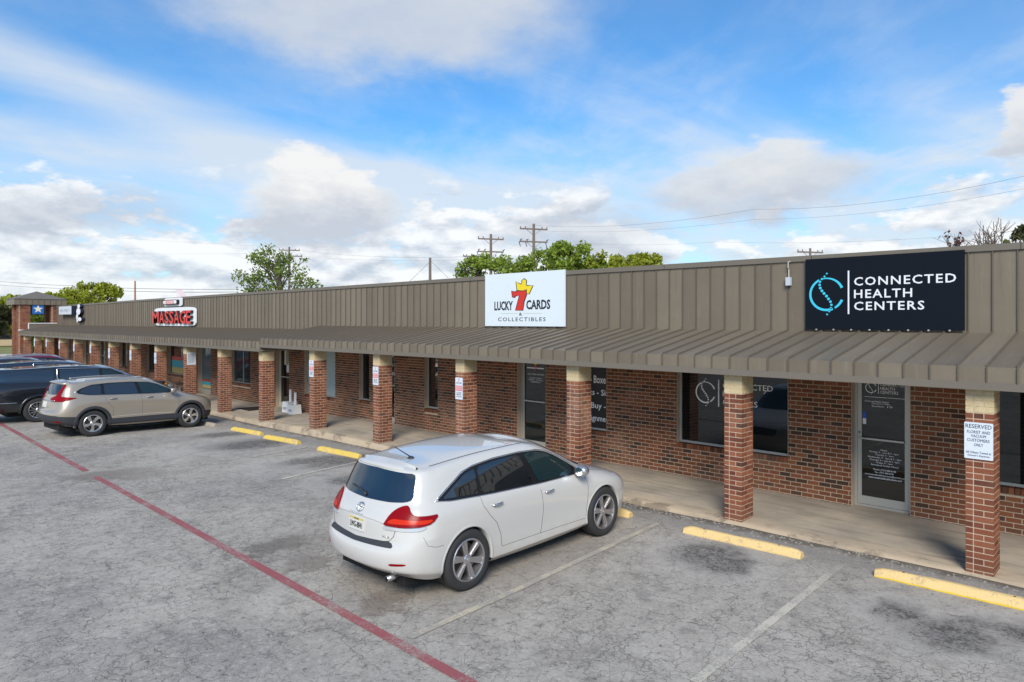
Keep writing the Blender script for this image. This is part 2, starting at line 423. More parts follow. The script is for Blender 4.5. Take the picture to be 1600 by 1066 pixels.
GROUND = bpy.data.materials.new('grass_ground'); GROUND.use_nodes = True; nt = GROUND.node_tree; b = nt.nodes['Principled BSDF']
g = nt.nodes.new('ShaderNodeNewGeometry'); a1, _ = tnoise(nt, g.outputs['Position'], .12, 5, .6); a2, _ = tnoise(nt, g.outputs['Position'], 3, 5, .6)
c = mixc(nt, a1.step(.35,.65), (.10,.12,.03), (.26,.25,.08)); c = mixc(nt, a2*.6, c, (.17,.19,.06))
nt.links.new(c, b.inputs['Base Color']); b.inputs['Roughness'].default_value = .95
mb = MB(); mb.quad((-1800,-1500,-.6), (1500,-1500,-.6), (1500,1800,-.6), (-1800,1800,-.6)); tag(mb.build('ground', GROUND), kind='structure')
PALE = pbr('pale_concrete', (.52,.47,.40), .9, var=.2, vscale=.6)
mb = MB(); mb.quad((-92,-60,-.36), (-78.2,-60,-.36), (-78.2,60,-.36), (-92,60,-.36)); tag(mb.build('road', PALE), kind='structure')
mb = MB(); mb.quad((-78.1,10.5,-.42), (45,12.6,-.42), (45,60,-.42), (-78.1,60,-.42)); tag(mb.build('gravel_yard', PALE), kind='structure')
mb = MB(); mb.box(-78.2,-78.05,-45,32,-.5,-.10); tag(mb.build('kerb', PALE), kind='structure')

# walk
WALK = bpy.data.materials.new('walk_concrete'); WALK.use_nodes = True; nt = WALK.node_tree; b = nt.nodes['Principled BSDF']
g = nt.nodes.new('ShaderNodeNewGeometry'); P = g.outputs['Position']; X_, Y_, Z_ = sep(nt, P)
f1, _ = tnoise(nt, P, .9, 6, .62); f2, _ = tnoise(nt, P, 26, 4, .7); f3, _ = tnoise(nt, comb(nt, X_*.35, Y_*2.6, 0.0), 2.2, 5, .6)
c = mixc(nt, f1.step(.35,.65), (.31,.27,.215), (.43,.365,.285))
c = mixc(nt, (Y_*-1+(f1-.5)*.7).step(-11.05, -10.35)*.6, c, (.55,.42,.27))
c = mixc(nt, f3.step(.50,.66)*.5, c, (.19,.16,.13)); mo, _ = tnoise(nt, P, 1.9, 6, .7)
c = mixc(nt, ((Y_*-1).step(-10.75,-10.4)*mo.step(.50,.62))*.6, c, (.10,.075,.055)); c = mixc(nt, (f2-.5).ab()*.6, c, (.2,.17,.14))
nt.links.new(c, b.inputs['Base Color']); b.inputs['Roughness'].default_value = .9
bp = nt.nodes.new('ShaderNodeBump'); bp.inputs['Strength'].default_value = .35; bp.inputs['Distance'].default_value = .006
nt.links.new(f2.s, bp.inputs['Height']); nt.links.new(bp.outputs[0], b.inputs['Normal'])
mb = MB(); prev = None; x = -62.0
while x <= 9:
    e = 10.35+.035*mnoise.noise(Vector((x*.7, 3, 0)))+.02*mnoise.noise(Vector((x*3.1, 7, 0)))
    z = walkz(x); dz_ = .012*mnoise.noise(Vector((x*2.3, 1, 0)))
    ring = [(x, e-.015, lotz(x, 10.3)-.2), (x, e-.004, z-.045+dz_), (x, e+.04, z-.012+dz_), (x, e+.12, z), (x, 12.9, z+.02)]
    b0 = len(mb.v); mb.v += ring
    if prev is not None:
        for k in range(4): mb.f.append([prev+k, b0+k, b0+k+1, prev+k+1]); mb.m.append(0)
    prev = b0; x += .2
tag(mb.build('walkway', WALK, smooth=True), kind='structure')

# painted lines
def paint_mat(name, col, lo, hi):
    m = bpy.data.materials.new(name); m.use_nodes = True; nt = m.node_tree; b = nt.nodes['Principled BSDF']
    g = nt.nodes.new('ShaderNodeNewGeometry'); P = g.outputs['Position']
    a, _ = tnoise(nt, P, 2.2, 6, .7); a2, _ = tnoise(nt, P, 38, 4, .75); a3, _ = tnoise(nt, P, .5, 3, .5)
    f = ((a*.40+a2*.42+a3*.18)).step(lo, hi)
    c = mixc(nt, f, (.34,.31,.27), col); c = mixc(nt, a2.step(.5,.7)*.25, c, (.15,.14,.14))
    nt.links.new(c, b.inputs['Base Color']); b.inputs['Roughness'].default_value = .8; return m
LRED = paint_mat('faded_red_paint', (.31,.085,.090), .37, .52)
LWHT = paint_mat('faded_white_paint', (.58,.53,.43), .45, .56)
LYEL = paint_mat('faded_yellow_white_paint', (.58,.50,.35), .46, .58)
def ground_strip(name, p, q, w, mat, lift=.005, wob=.01, seg=.25):
    p, q = Vector(p), Vector(q); n = max(2, int((q-p).length/seg)); d = (q-p).normalized(); s = Vector((-d.y, d.x))
    mb = MB()
    for i in range(n+1):
        c0 = p.lerp(q, i/n)
        for k, sg in ((0,-1),(1,1)):
            e = c0+s*sg*(w/2+wob*mnoise.noise(Vector((c0.x*4, c0.y*4, k*9))))
            mb.v.append((e.x, e.y, lotz(e.x, e.y)+lift+.006*mnoise.noise(Vector((e.x*.5, e.y*.5, 0)))+.003))
        if i: mb.f.append([2*i-2, 2*i, 2*i+1, 2*i-1][::-1]); mb.m.append(0)
    o = mb.build(name, mat); tag(o, kind='structure'); return o
_g0, _g1 = gpt(131,732), gpt(161,750)
ground_strip('red_fire_line', (-60, 4.36), (_g0[0]+.25, 4.26), .14, LRED)
ground_strip('red_fire_line', (_g1[0]-.55, 4.25), (6, 4.25), .125, LRED)
for a, bb, m in (((1313,893),(1085,1066), LWHT), ((1029,823),(640,996), LYEL), ((571,717.5),(440,748), LWHT), ((479.5,696),(395,712), LWHT)):
    ax, ay = gpt(*a); bx, by = gpt(*bb)
    ground_strip('parking_line', (ax, ay), (bx, by), .10, m)
# ------------------------------------------------------------------ the building
YW, YP, PS, PX0 = 12.6, 10.42, 3.35, -1.686       # wall face, pillar face, pillar spacing, first pillar's right edge
XL, XR, XS = -59.4, 9.0, -21.7                    # left end, right end, the step in the canopy
BLD = empty('shopping_strip', (-25, 12.6, 0))
tag(BLD, 'long single storey red brick shopping strip with brown metal canopy and parapet', 'building')
def bchild(o, parent=None):
    """parent keeping world placement"""
    o.parent = parent or BLD
    o.matrix_parent_inverse = Matrix.Translation(-BLD.location) if o.parent is BLD else Matrix.Identity(4)
    return o
def bb(mbx, name, mats, parent=None, **k):
    o = mbx.build(name, mats, None, **k); return bchild(o, parent)

CH, BL = .0787, .2032
OPN = []   # x0,x1,z0,z1,kind
def op(a, b, z0, kind, z1=2.75): OPN.append((a, b, z0, z1, kind))
op(AX(1546,YW), 4.2, .72, 'window'); op(AX(1330.5,YW), AX(1422,YW), 0, 'door_health'); op(AX(1057.6,YW), AX(1231,YW), .70, 'window_health')
op(-9.95, AX(947,YW), .70, 'window_vinyl'); op(-12.155, -11.19, 0, 'door_cards'); op(-15.95, -15.35, .66, 'window_slim')
op(-18.42, -17.46, 0, 'door_dark'); op(-19.42, -18.84, .62, 'window_slim'); op(-23.0, -20.91, .55, 'window_panel')
op(-25.25, -24.2, -.13, 'door_low'); op(-29.35, -27.49, .59, 'window_low'); op(-33.04, -31.53, -.13, 'door_pale')
op(-36.9, -34.8, .55, 'window_poster'); op(-40.0, -38.9, .55, 'window_dark'); op(-44.6, -43.4, .55, 'window_dark')
op(-49.2, -47.7, -.13, 'door_dark'); op(-52.7, -51.5, -.13, 'door_dark'); op(-57.0, -55.8, -.13, 'door_dark')
ZT, ZB = 2.72, -.36
bricks = []      # (x0,x1,y0,y1,z0,z1, owner, cream)
def cuts(a, b, z0, z1, grow=0):
    iv = [(a, b)]
    for (o0, o1, q0, q1, k) in OPN:
        q0 = q0-.10 if 'window' in k else q0      # rowlock sill courses
        if z1 <= q0+.012 or z0 >= q1: continue
        nv = []
        for s, e in iv:
            if o1+grow <= s or o0-grow >= e: nv.append((s, e)); continue
            if o0-grow > s: nv.append((s, o0-grow))
            if o1+grow < e: nv.append((o1+grow, e))
        iv = nv
    return iv
i = 0; z = ZB
while z < ZT-.02:
    off = 0 if i % 2 else BL/2
    x = XL-off
    while x < XR:
        for s, e in cuts(max(x, XL), min(x+BL, XR), z, z+CH):
            if e-s > .03: bricks.append((s+.0065, e-.0065, YW+uni(-.0015, .0015), YW+.095, z+.007, z+CH-.007, 'wall', 0))
        x += BL
    z += CH; i += 1
for (o0, o1, q0, q1, k) in OPN:                   # rowlock sills
    if 'window' not in k: continue
    n = max(1, round((o1-o0)/.0787)); w = (o1-o0)/n
    for j in range(n): bricks.append((o0+j*w+.005, o0+(j+1)*w-.005, YW-.022, YW+.09, q0-.098, q0-.004, 'wall', 0))
# mortar core of the wall
xsb = sorted({XL, XR} | {o[0] for o in OPN} | {o[1] for o in OPN})
mc = MB()
for a, b_ in zip(xsb, xsb[1:]):
    m = (a+b_)/2; o = [q for q in OPN if q[0] < m < q[1]]
    a2 = a-(.008 if o else -.008)*0; 
    lo = ZB; hi = ZT
    ga = .008 if not o and a > XL else 0; gb = .008 if not o and b_ < XR else 0
    if not o: mc.box(a+ (-0 if a == XL else -0)+ga*0, b_, YW+.0045, YW+.2, lo, hi)
    else:
        if o[0][2]-.10 > lo: mc.box(a, b_, YW+.0046, YW+.2, lo, o[0][2]-.10 if 'window' in o[0][4] else o[0][2])
WALL = bb(mc, 'wall', MORTAR)
# pillars
PILS = []
for k in range(-1, 18):
    xr = PX0-k*PS
    PILS.append((xr-.305, xr, k))
PW, PD = .305, .40
def pillar_bricks(x0, zb, zt, own):
    out = []; z = zb; i = 0
    nc = round((zt-zb)/CH); h = (zt-zb)/nc
    y0, y1, x1 = YP, YP+PD, x0+PW
    for i in range(nc):
        z = zb+i*h; cr = 1 if i >= nc-4 else 0; r = []
        if i % 2:
            r = [(x0, x0+.088, y0, y0+.09), (x0+.088, x1, y0, y0+.09), (x1-.09, x1, y0+.09, y0+.09+.2), (x1-.09, x1, y0+.29, y1-.0), (x0, x0+.09, y0+.09, y0+.29), (x0, x1-.09, y1-.09, y1)]
        else:
            r = [(x0, x0+.088, y0, y0+.2), (x0+.088, x0+.2, y0, y0+.09), (x0+.2, x1, y0, y0+.2), (x1-.09, x1, y0+.2, y1), (x0, x0+.09, y0+.2, y1), (x0+.09, x1-.09, y1-.09, y1)]
        for a, b_, c_, d in r:
            ex = lambda v, lo, hi, s_: v if abs(v-lo) < .002 or abs(v-hi) < .002 else v+s_*.0065
            out.append((ex(a,x0,x1,1), ex(b_,x0,x1,-1), ex(c_,y0,y1,1)+uni(-.001,.001), ex(d,y0,y1,-1), z+.007, z+h-.007, own, cr))
    return out
for x0, x1, k in PILS:
    zb = walkz(x0+.15)-.06 if k > 0 else -.05; zt = 2.36 if x0 > XS-.2 else 2.215
    bricks += pillar_bricks(x0, zb, zt, k)
# choose the 300 bricks that show largest, the rest become one mesh per wall or pillar
def seen_size(b_):
    c0 = Vector(((b_[0]+b_[1])/2, b_[2], (b_[4]+b_[5])/2)); d = c0-Vector((0,0,HC)); z = d.dot(FW)
    if z < 1: return 0
    u = d.dot(RT)/z*F; v = -d.z/z*F+HZ
    if abs(u) > 800 or v > 1066 or v < 560: return 0
    if b_[6] != 'wall' and b_[2] > YP+.35: return 0
    if b_[6] != 'wall' and b_[1] < [p for p in PILS if p[2] == b_[6]][0][0]+.1 and b_[2] > YP+.01: return 0
    if b_[6] == 'wall' and b_[4] > 2.25: return 0
    return (b_[1]-b_[0])*(b_[5]-b_[4])/z/z
order = sorted(range(len(bricks)), key=lambda i: -seen_size(bricks[i]))
single = set(order[:298])
unit = {}
def unit_mesh(key, mats):
    if key not in unit:
        m = MB(); m.box(-.5,.5,-.5,.5,-.5,.5); me = m.mesh('brick', mats); unit[key] = me
    return unit[key]
groups = {}
pil_parent = {}
for x0, x1, k in PILS:
    zb = walkz(x0+.15)-.06; zt = 2.36 if x0 > XS-.2 else 2.215
    nc_ = round((zt-zb)/CH); zc_ = zt-4*(zt-zb)/nc_
    m = MB(); m.box(x0+.0045, x1-.0045, YP+.0045, YP+PD-.0045, zb-.2, zc_); m.box(x0+.0045, x1-.0045, YP+.0045, YP+PD-.0045, zc_, zt-.003, 1)
    pil_parent[k] = bb(m, 'pillar', [pbr('pillar_mortar', (.53,.40,.29), .9, var=.3, vscale=8), BR_CREAM])
for i, q in enumerate(bricks):
    own = q[6]
    if i in single:
        mat = (BR_WALL_O if own == 'wall' else (BR_CREAM_O if q[7] else BR_PIL_O))
        o = bpy.data.objects.new('brick', unit_mesh(mat.name, mat)); COL.objects.link(o)
        o.location = ((q[0]+q[1])/2, (q[2]+q[3])/2, (q[4]+q[5])/2); o.scale = (q[1]-q[0], q[3]-q[2], q[5]-q[4])
        par = WALL if own == 'wall' else pil_parent[own]
        o.parent = par
    else:
        g_ = groups.setdefault(own, MB()); g_.box(*q[:6], mi=q[7])
for own, m in groups.items():
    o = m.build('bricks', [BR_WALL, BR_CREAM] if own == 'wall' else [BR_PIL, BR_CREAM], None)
    o.parent = WALL if own == 'wall' else pil_parent[own]; o['kind'] = 'stuff'

# rooms behind the glass
m = MB(); m.box(XL+.2, XR-.2, YW+2.8, YW+2.9, -.4, 3.0); m.box(XL+.2, XR-.2, YW+.21, YW+2.8, -.42, -.38)
bb(m, 'interior', ROOM)
# doors and windows
def frame_ring(m, x0, x1, z0, z1, y, w, d, bw=None):
    bw = bw or w
    m.box(x0, x0+w, y, y+d, z0, z1); m.box(x1-w, x1, y, y+d, z0, z1)
    m.box(x0+w, x1-w, y+.001, y+d-.001, z0, z0+bw); m.box(x0+w, x1-w, y+.001, y+d-.001, z1-w, z1)
WINS = {}
for (x0, x1, z0, z1, k) in OPN:
    if 'window' in k:
        y = YW+.11; m = MB(); frame_ring(m, x0+.002, x1-.002, z0+.001, z1-.3, y, .045, .06)
        if k == 'window_low': m.box(x0+.95, x0+1.0, y, y+.06, z0+.05, z1-.35)
        w = bb(m, 'window', FRAME if k not in ('window_dark',) else FRAME_D)
        p = MB(); p.box(x0+.046, x1-.046, y+.02, y+.03, z0+.046, z1-.32)
        p.build('pane', PANEL_G if k == 'window_panel' else (pbr('smoked_glass',(.035,.05,.05),.06,ior=1.7) if k == 'window_low' else (BLACK if k == 'window_vinyl' else GLASS)), w)
    else:
        y = YW+.14; fm = {'door_low': pbr('cream_frame',(.55,.52,.42),.5)}.get(k, FRAME)
        m = MB(); zt = 2.42; z0 = z0+.012
        frame_ring(m, x0+.002, x1-.002, z0, zt, y, .05, .08, .04)
        w = bb(m, 'door', fm)
        s = MB(); frame_ring(s, x0+.055, x1-.055, z0+.045, zt-.055, y+.012, .062, .045, .14)
        if k in ('door_health', 'door_cards', 'door_dark', 'door_low'): s.box(x0+.12, x1-.12, y-.03, y+.012, z0+1.17, z0+1.20)
        s.build('door_leaf', fm, w)
        p = MB(); p.box(x0+.115, x1-.115, y+.03, y+.04, z0+.18, zt-.11)
        p.build('pane', GLASS_L if k == 'door_pale' else GLASS, w)
        if k == 'door_health':
            h = MB(); h.lathe([(0,-.02),(.012,-.02),(.014,0)], 12, c=(x0+.085, y+.01, z0+1.28)); h.build('lock', FRAME_D, w)
            h = MB(); h.tube([(x0+.09,y+.012,z0+1.19),(x0+.09,y-.05,z0+1.19),(x0+.2,y-.05,z0+1.19)], .012, 8); h.build('handle', FRAME, w)
    WINS.setdefault(k, []).append((w, x0, x1, z0, z1, y))
    # head panel above frame, hidden in the canopy's shade
    hm = MB(); hm.box(x0, x1, YW+.06, YW+.2, z1-.31 if 'window' in k else 2.415, ZT); hm.build('head_panel', FRAME_D, w)

# canopy
ED = 10.27; PANW = .312
CAN = []
def canopy(xa, xb, dz_, topz, sofz):
    m = MB()
    m.box(xa, xb, ED+.03, YW-.001, sofz+.02, sofz+.045, 0)                    # soffit
    m.box(xa, xb, ED-.012, ED+.03, sofz, sofz+.10, 1)                       # bottom trim
    m.box(xa, xb, ED+.012, ED+.03, sofz+.10, topz-.01, 1)
    c = bb(m, 'canopy', [SOFFIT, METAL_D])
    zj = 3.05+dz_
    for xx, sgn in ((xa, -1), (xb, 1)):
        e = MB(); e.hexa([(xx-.004,ED+.03,sofz+.05),(xx+.004,ED+.03,sofz+.05),(xx+.004,YW-.05,sofz+.05),(xx-.004,YW-.05,sofz+.05),
                          (xx-.004,ED+.03,topz-.004),(xx+.004,ED+.03,topz-.004),(xx+.004,YW-.05,zj-.004),(xx-.004,YW-.05,zj-.004)])
        e.build('end_panel', METAL_D, c)
    ln = YW-.05-ED
    pm = MB()        # one sloping panel: pan with slight dish, seam rib
    pm.add([(0,0,0),(PANW*.5,0,-.004),(PANW,0,0),(0,ln,zj-topz),(PANW*.5,ln,zj-topz-.004),(PANW,ln,zj-topz)], [(0,1,4,3),(1,2,5,4)])
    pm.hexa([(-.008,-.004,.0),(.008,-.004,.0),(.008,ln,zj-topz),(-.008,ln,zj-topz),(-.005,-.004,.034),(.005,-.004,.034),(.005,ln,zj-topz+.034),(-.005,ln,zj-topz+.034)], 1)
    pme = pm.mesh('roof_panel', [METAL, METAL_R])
    fm = MB(); hh = topz-sofz-.10
    fm.add([(0.002,0,0),(PANW*.5,-.003,0),(PANW-.002,0,0),(0.002,0,hh),(PANW*.5,-.003,hh),(PANW-.002,0,hh)], [(0,1,4,3),(1,2,5,4)])
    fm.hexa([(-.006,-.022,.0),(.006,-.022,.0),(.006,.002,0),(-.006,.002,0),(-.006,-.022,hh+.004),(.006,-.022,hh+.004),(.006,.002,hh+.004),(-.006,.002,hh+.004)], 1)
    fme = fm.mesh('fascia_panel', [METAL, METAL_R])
    n = int(round((xb-xa)/PANW)); x = xb
    for i in range(n):
        x = xb-(i+1)*PANW
        o = bpy.data.objects.new('roof_panel', pme); COL.objects.link(o); o.parent = c; o.location = (x, ED, topz); o.rotation_euler = (uni(-.0012,.0012), uni(-.004,.004), 0)
        o = bpy.data.objects.new('fascia_panel', fme); COL.objects.link(o); o.parent = c; o.location = (x, ED, sofz+.10); o.rotation_euler = (uni(-.008,.008), 0, uni(-.006,.006))
    CAN.append(c); return c
nR = int(round((XR-XS)/PANW)); XRR = XS+nR*PANW
canopy(XS, XRR, 0, 2.65, 2.36)
nL = int(round((XS-XL)/PANW)); XLL = XS-nL*PANW
canopy(XLL, XS, -.13, 2.545, 2.215)
# parapet
def ptop(x): return interp(x, [(-60,4.36),(-40,4.41),(-10,4.43),(-3,4.40),(3,4.36)])
m = MB()
XB = [XLL, -40, -25, -10, -3, XRR]
for a, b_ in zip(XB, XB[1:]):
    m.hexa([(a,YW-.03,2.66),(b_,YW-.03,2.66),(b_,YW+.25,2.66),(a,YW+.25,2.66),(a,YW-.03,ptop(a)-.03),(b_,YW-.03,ptop(b_)-.03),(b_,YW+.25,ptop(b_)-.03),(a,YW+.25,ptop(a)-.03)])
PAR = bb(m, 'parapet', METAL_D)
m = MB()
for a, b_ in zip(XB, XB[1:]):
    m.hexa([(a,YW-.085,ptop(a)-.10),(b_,YW-.085,ptop(b_)-.10),(b_,YW+.30,ptop(b_)-.10),(a,YW+.30,ptop(a)-.10),(a,YW-.085,ptop(a)),(b_,YW-.085,ptop(b_)),(b_,YW+.30,ptop(b_)+.01),(a,YW+.30,ptop(a)+.01)])
m.build('coping', METAL_D, PAR)
m = MB(); x = XLL
while x < XRR:
    m.box(x-.004, x+.004, YW-.089, YW-.084, ptop(x)-.1, ptop(x)-.002); x += 3.04
m.build('coping_joint', FRAME_D, PAR)
wm = MB()
wm.add([(0.002,0,0),(PANW*.5,-.003,0),(PANW-.002,0,0),(0.002,0,1.0),(PANW*.5,-.003,1.0),(PANW-.002,0,1.0)], [(0,1,4,3),(1,2,5,4)])
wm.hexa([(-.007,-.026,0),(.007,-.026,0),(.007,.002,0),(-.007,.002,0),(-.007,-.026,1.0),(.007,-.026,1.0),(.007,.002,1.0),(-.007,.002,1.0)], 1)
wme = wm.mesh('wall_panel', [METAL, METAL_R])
x = XRR-PANW
while x >= XLL-.01:
    zj = 3.03 if x >= XS-.1 else 2.90; zj -= .03
    o = bpy.data.objects.new('wall_panel', wme); COL.objects.link(o); o.parent = PAR; o.location = (x, YW-.05, zj); o.scale.z = ptop(x+.15)-.09-zj; o.rotation_euler.z = uni(-.006,.006)
    x -= PANW
# flat roof and side walls
m = MB(); m.box(XL+.01, XR, YW+.26, 30, 3.75, 3.9); m.box(XL, XL+.2, YW+.21, 30, -.4, 3.7); m.box(XR-.2, XR, YW+.3, 30, -.4, 3.7); m.box(XL+.2, XR-.2, 29.8, 30, -.4, 3.7)
bb(m, 'roof', pbr('roof_membrane', (.3,.28,.25), .9))
# stepped end wall of the canopy with white flashing
m = MB(); m.box(XLL-.12, XLL-.012, ED+.6, YW+.2, 2.2, 3.05, 0); m.box(XLL-.16, XLL+.02, ED+.55, YW+.25, 3.05, 3.10, 1); m.box(XLL-.16, XLL+.02, ED-.05, ED+.55, 2.55, 2.62, 1); m.box(XLL-.12, XLL-.012, ED, ED+.6, 2.2, 2.55, 0); m.box(XLL-.16,XLL-.0,ED+.53,ED+.57,2.62,3.05,1)
bb(m, 'end_wall', [METAL_D, WHITE])

# door lettering
def win_text(lines, w, y, mat, par):
    for (s, x0, x1, z0, z1) in lines: text('lettering', s, x0, x1, z0, z1, y, mat, par, depth=.002)
def arc_logo(m, cx, cz, r, Y, t=.12, d=.004, dots=True):
    def arc(a0, a1, w0, w1):
        n = 22
        for i in range(n):
            p = []
            for j in (i, i+1):
                a = R(lerp(a0, a1, j/n)); w = lerp(w0, w1, j/n)
                p.append(((r-w/2)*math.cos(a), (r-w/2)*math.sin(a), (r+w/2)*math.cos(a), (r+w/2)*math.sin(a)))
            A, B_ = p
            m.prism([(cx+A[0],cz+A[1]),(cx+A[2],cz+A[3]),(cx+B_[2],cz+B_[3]),(cx+B_[0],cz+B_[1])], Y-d, Y)
    arc(116, 292, t*r, t*1.15*r); arc(102, 22, t*.5*r, t*1.2*r); arc(-22, -60, t*1.2*r, t*.9*r)
    if dots:
        pts = [(.02,1.30),(-.12,1.12),(-.28,.97),(-.40,.80),(-.42,.60),(-.38,.40),(-.28,.22),(-.15,.05),(0,-.12),(.12,-.30),(.24,-.48),(.30,-.68),(.27,-.88),(.17,-1.08),(.04,-1.28)]
        for i, (a, c_) in enumerate(pts):
            rr = r*(.055+.035*math.sin(math.pi*i/14)); q = [(cx+a*r*1.0+rr*math.cos(k*math.pi/5), cz+c_*r+rr*math.sin(k*math.pi/5)) for k in range(10)]
            m.prism(q, Y-d, Y)
w, x0, x1, z0, z1, y = WINS['door_health'][0]
yy = y+.0285; W_ = x1-x0; gx = lambda t: x0+t*W_
m = MB(); arc_logo(m, gx(.29), 2.075, .085, yy, .14, .002); m.box(gx(.415), gx(.425), yy-.002, yy, 1.98, 2.17); m.box(gx(.18), gx(.88), yy-.002, yy, 1.915, 1.922); m.build('emblem', LETTER, w)
win_text([('CONNECTED',gx(.45),gx(.88),2.115,2.165),('HEALTH',gx(.45),gx(.70),2.05,2.10),('CENTERS',gx(.45),gx(.76),1.985,2.035),
 ('Connected Health Centers',gx(.18),gx(.60),1.83,1.86),('Chiropractic Office',gx(.30),gx(.62),1.79,1.82),('Suite 10',gx(.30),gx(.66),1.75,1.78),
 ('Hours:',gx(.46),gx(.57),1.005,1.035),('Monday: 9 - 1pm & 2 - 6pm',gx(.26),gx(.76),.955,.99),('Tuesday: 2 - 6pm',gx(.36),gx(.68),.915,.945),
 ('Wednesday: 9 - 1pm & 2 - 6pm',gx(.23),gx(.81),.865,.90),('Thursday: 9 - 1pm & 2 - 6pm',gx(.26),gx(.78),.82,.855),('Friday: 9 - 1pm',gx(.38),gx(.66),.78,.81),
 ('Saturday & Sunday: Closed',gx(.29),gx(.76),.735,.77),('Phone: (737) 888-8180',gx(.33),gx(.72),.655,.69),('Fax: (737) 888-8181',gx(.36),gx(.68),.61,.645),
 ('connectedhealthcenters@email.com',gx(.18),gx(.88),.565,.60),('www.connectedhealthcenters.com',gx(.25),gx(.82),.52,.555),('10',gx(.46),gx(.56),2.235,2.295)], w, yy, LETTER, w)
m = MB(); m.box(gx(.145), gx(.205), yy-.003, yy, 1.54, 1.65); m.build('access_sticker', pbr('blue_sticker',(.02,.12,.6),.5), w)
m = MB(); m.box(gx(.145), gx(.205), yy-.003, yy, 1.44, 1.538); m.build('sticker', WHITE, w)
w, x0, x1, z0, z1, y = WINS['window_health'][0]; yy = y+.0185
cx, cz = AX(1102.5,YW+.13), at(1102,613,YW+.13).z
m = MB(); arc_logo(m, cx, cz, .21, yy, .12, .002); xx = AX(1123,YW+.13); m.box(xx-.012, xx+.012, yy-.002, yy, cz-.27, cz+.27); m.build('emblem', LETTER, w)
xx += .09; win_text([('CONNECTED',xx,xx+1.02,cz+.11,cz+.22),('HEALTH',xx,xx+.60,cz-.055,cz+.055),('CENTERS',xx,xx+.72,cz-.22,cz-.11)], w, yy, LETTER, w)
w, x0, x1, z0, z1, y = WINS['window_vinyl'][0]; yy = y+.0185; zz = lambda p: at(940,p,YW).z
for s, p, a, b_ in (('- Boxes -',594,.0,.62),('Packs - Singles',616,-.30,.85),('Buy - Sell',637,.03,.8),('Consignment',657,-.35,.60)):
    t = text('lettering', s, x0+.05+a, x0+.05+b_, zz(p)-.095, zz(p)+.085, yy, LETTER, w, depth=.002, bold=.01)
    bm = bmesh.new(); bm.from_mesh(t.data)      # the print ends at the frame
    for co, no in (((x1-.047,0,0),(1,0,0)), ((x0+.047,0,0),(-1,0,0))):
        bmesh.ops.bisect_plane(bm, geom=bm.verts[:]+bm.edges[:]+bm.faces[:], plane_co=co, plane_no=no, clear_outer=True)
    bm.to_mesh(t.data); bm.free()
w, x0, x1, z0, z1, y = WINS['door_cards'][0]; yy = y+.0285; W_ = x1-x0
m = MB(); m.box(gx(.2), gx(.8), yy-.002, yy, 2.02, 2.05); m.build('emblem', LETTER, w)
text('lettering', '7', gx(.46), gx(.56), 1.93, 2.10, yy-.003, RED, w, .003, bold=.03)
m = MB(); m.prism([(gx(.47),2.11),(gx(.56),2.13),(gx(.61),2.22),(gx(.55),2.17),(gx(.52),2.23),(gx(.49),2.17),(gx(.43),2.20)], yy-.004, yy); m.build('crown_emblem', YEL, w)
win_text([('LUCKY 7 CARDS & COLLECTIBLES',gx(.22),gx(.80),1.86,1.90),('- SPORTS CARDS -',gx(.26),gx(.74),1.77,1.80),('- GAMES - COMICS -',gx(.22),gx(.78),1.72,1.75),('- GRADING -',gx(.30),gx(.70),1.67,1.70),('A',gx(.44),gx(.46),2.28,2.30)], w, yy, LETTER, w)
w, x0, x1, z0, z1, y = WINS['door_low'][0]; m = MB(); m.box(x0+.56, x0+.78, y+.02, y+.028, 1.25, 1.85); m.build('poster', WHITE, w)
m = MB(); m.box(x0+.60, x0+.74, y+.014, y+.0195, 1.62, 1.80); m.build('poster_print', pbr('blue_print',(.08,.11,.25),.6), w)
w, x0, x1, z0, z1, y = WINS['door_dark'][0]; text('lettering', 'OPEN', x0+.35, x0+.83, 1.52, 1.62, y+.0285, LETTER, w, .002)
w, x0, x1, z0, z1, y = WINS['door_pale'][0]
m = MB(); arc_logo(m, (x0+x1)/2-.05, 1.75, .25, y+.0285, .16, .002, False); m.build('emblem', pbr('teal_print',(.03,.16,.2),.5), w)
def beach(x0, x1, z0, z1, y, par):
    m = MB(); m.box(x0, x1, y-.006, y, z0, z0+(z1-z0)*.36, 0); m.box(x0, x1, y-.006, y, z0+(z1-z0)*.36, z0+(z1-z0)*.78, 1); m.box(x0, x1, y-.006, y, z0+(z1-z0)*.78, z1, 2)
    return m.build('beach_poster', [pbr('sand_print',(.62,.45,.16),.6), pbr('teal_water_print',(.05,.42,.50),.5), RED], par)
beach(x0+.15, x1-.15, .12, .50, y+.0285, w)
w, x0, x1, z0, z1, y = WINS['window_poster'][0]; beach(x0+.2, x1-.1, .62, 1.45, y+.0185, w)
# ------------------------------------------------------------------ signs on the parapet
YS = YW-.05
def sgn_root(name, label, cat, loc, group=None):
    e = empty(name, loc); tag(e, label, cat, group); return e
def place(o, root):
    o.parent = root; o.matrix_parent_inverse = Matrix.Translation(-root.location); return o
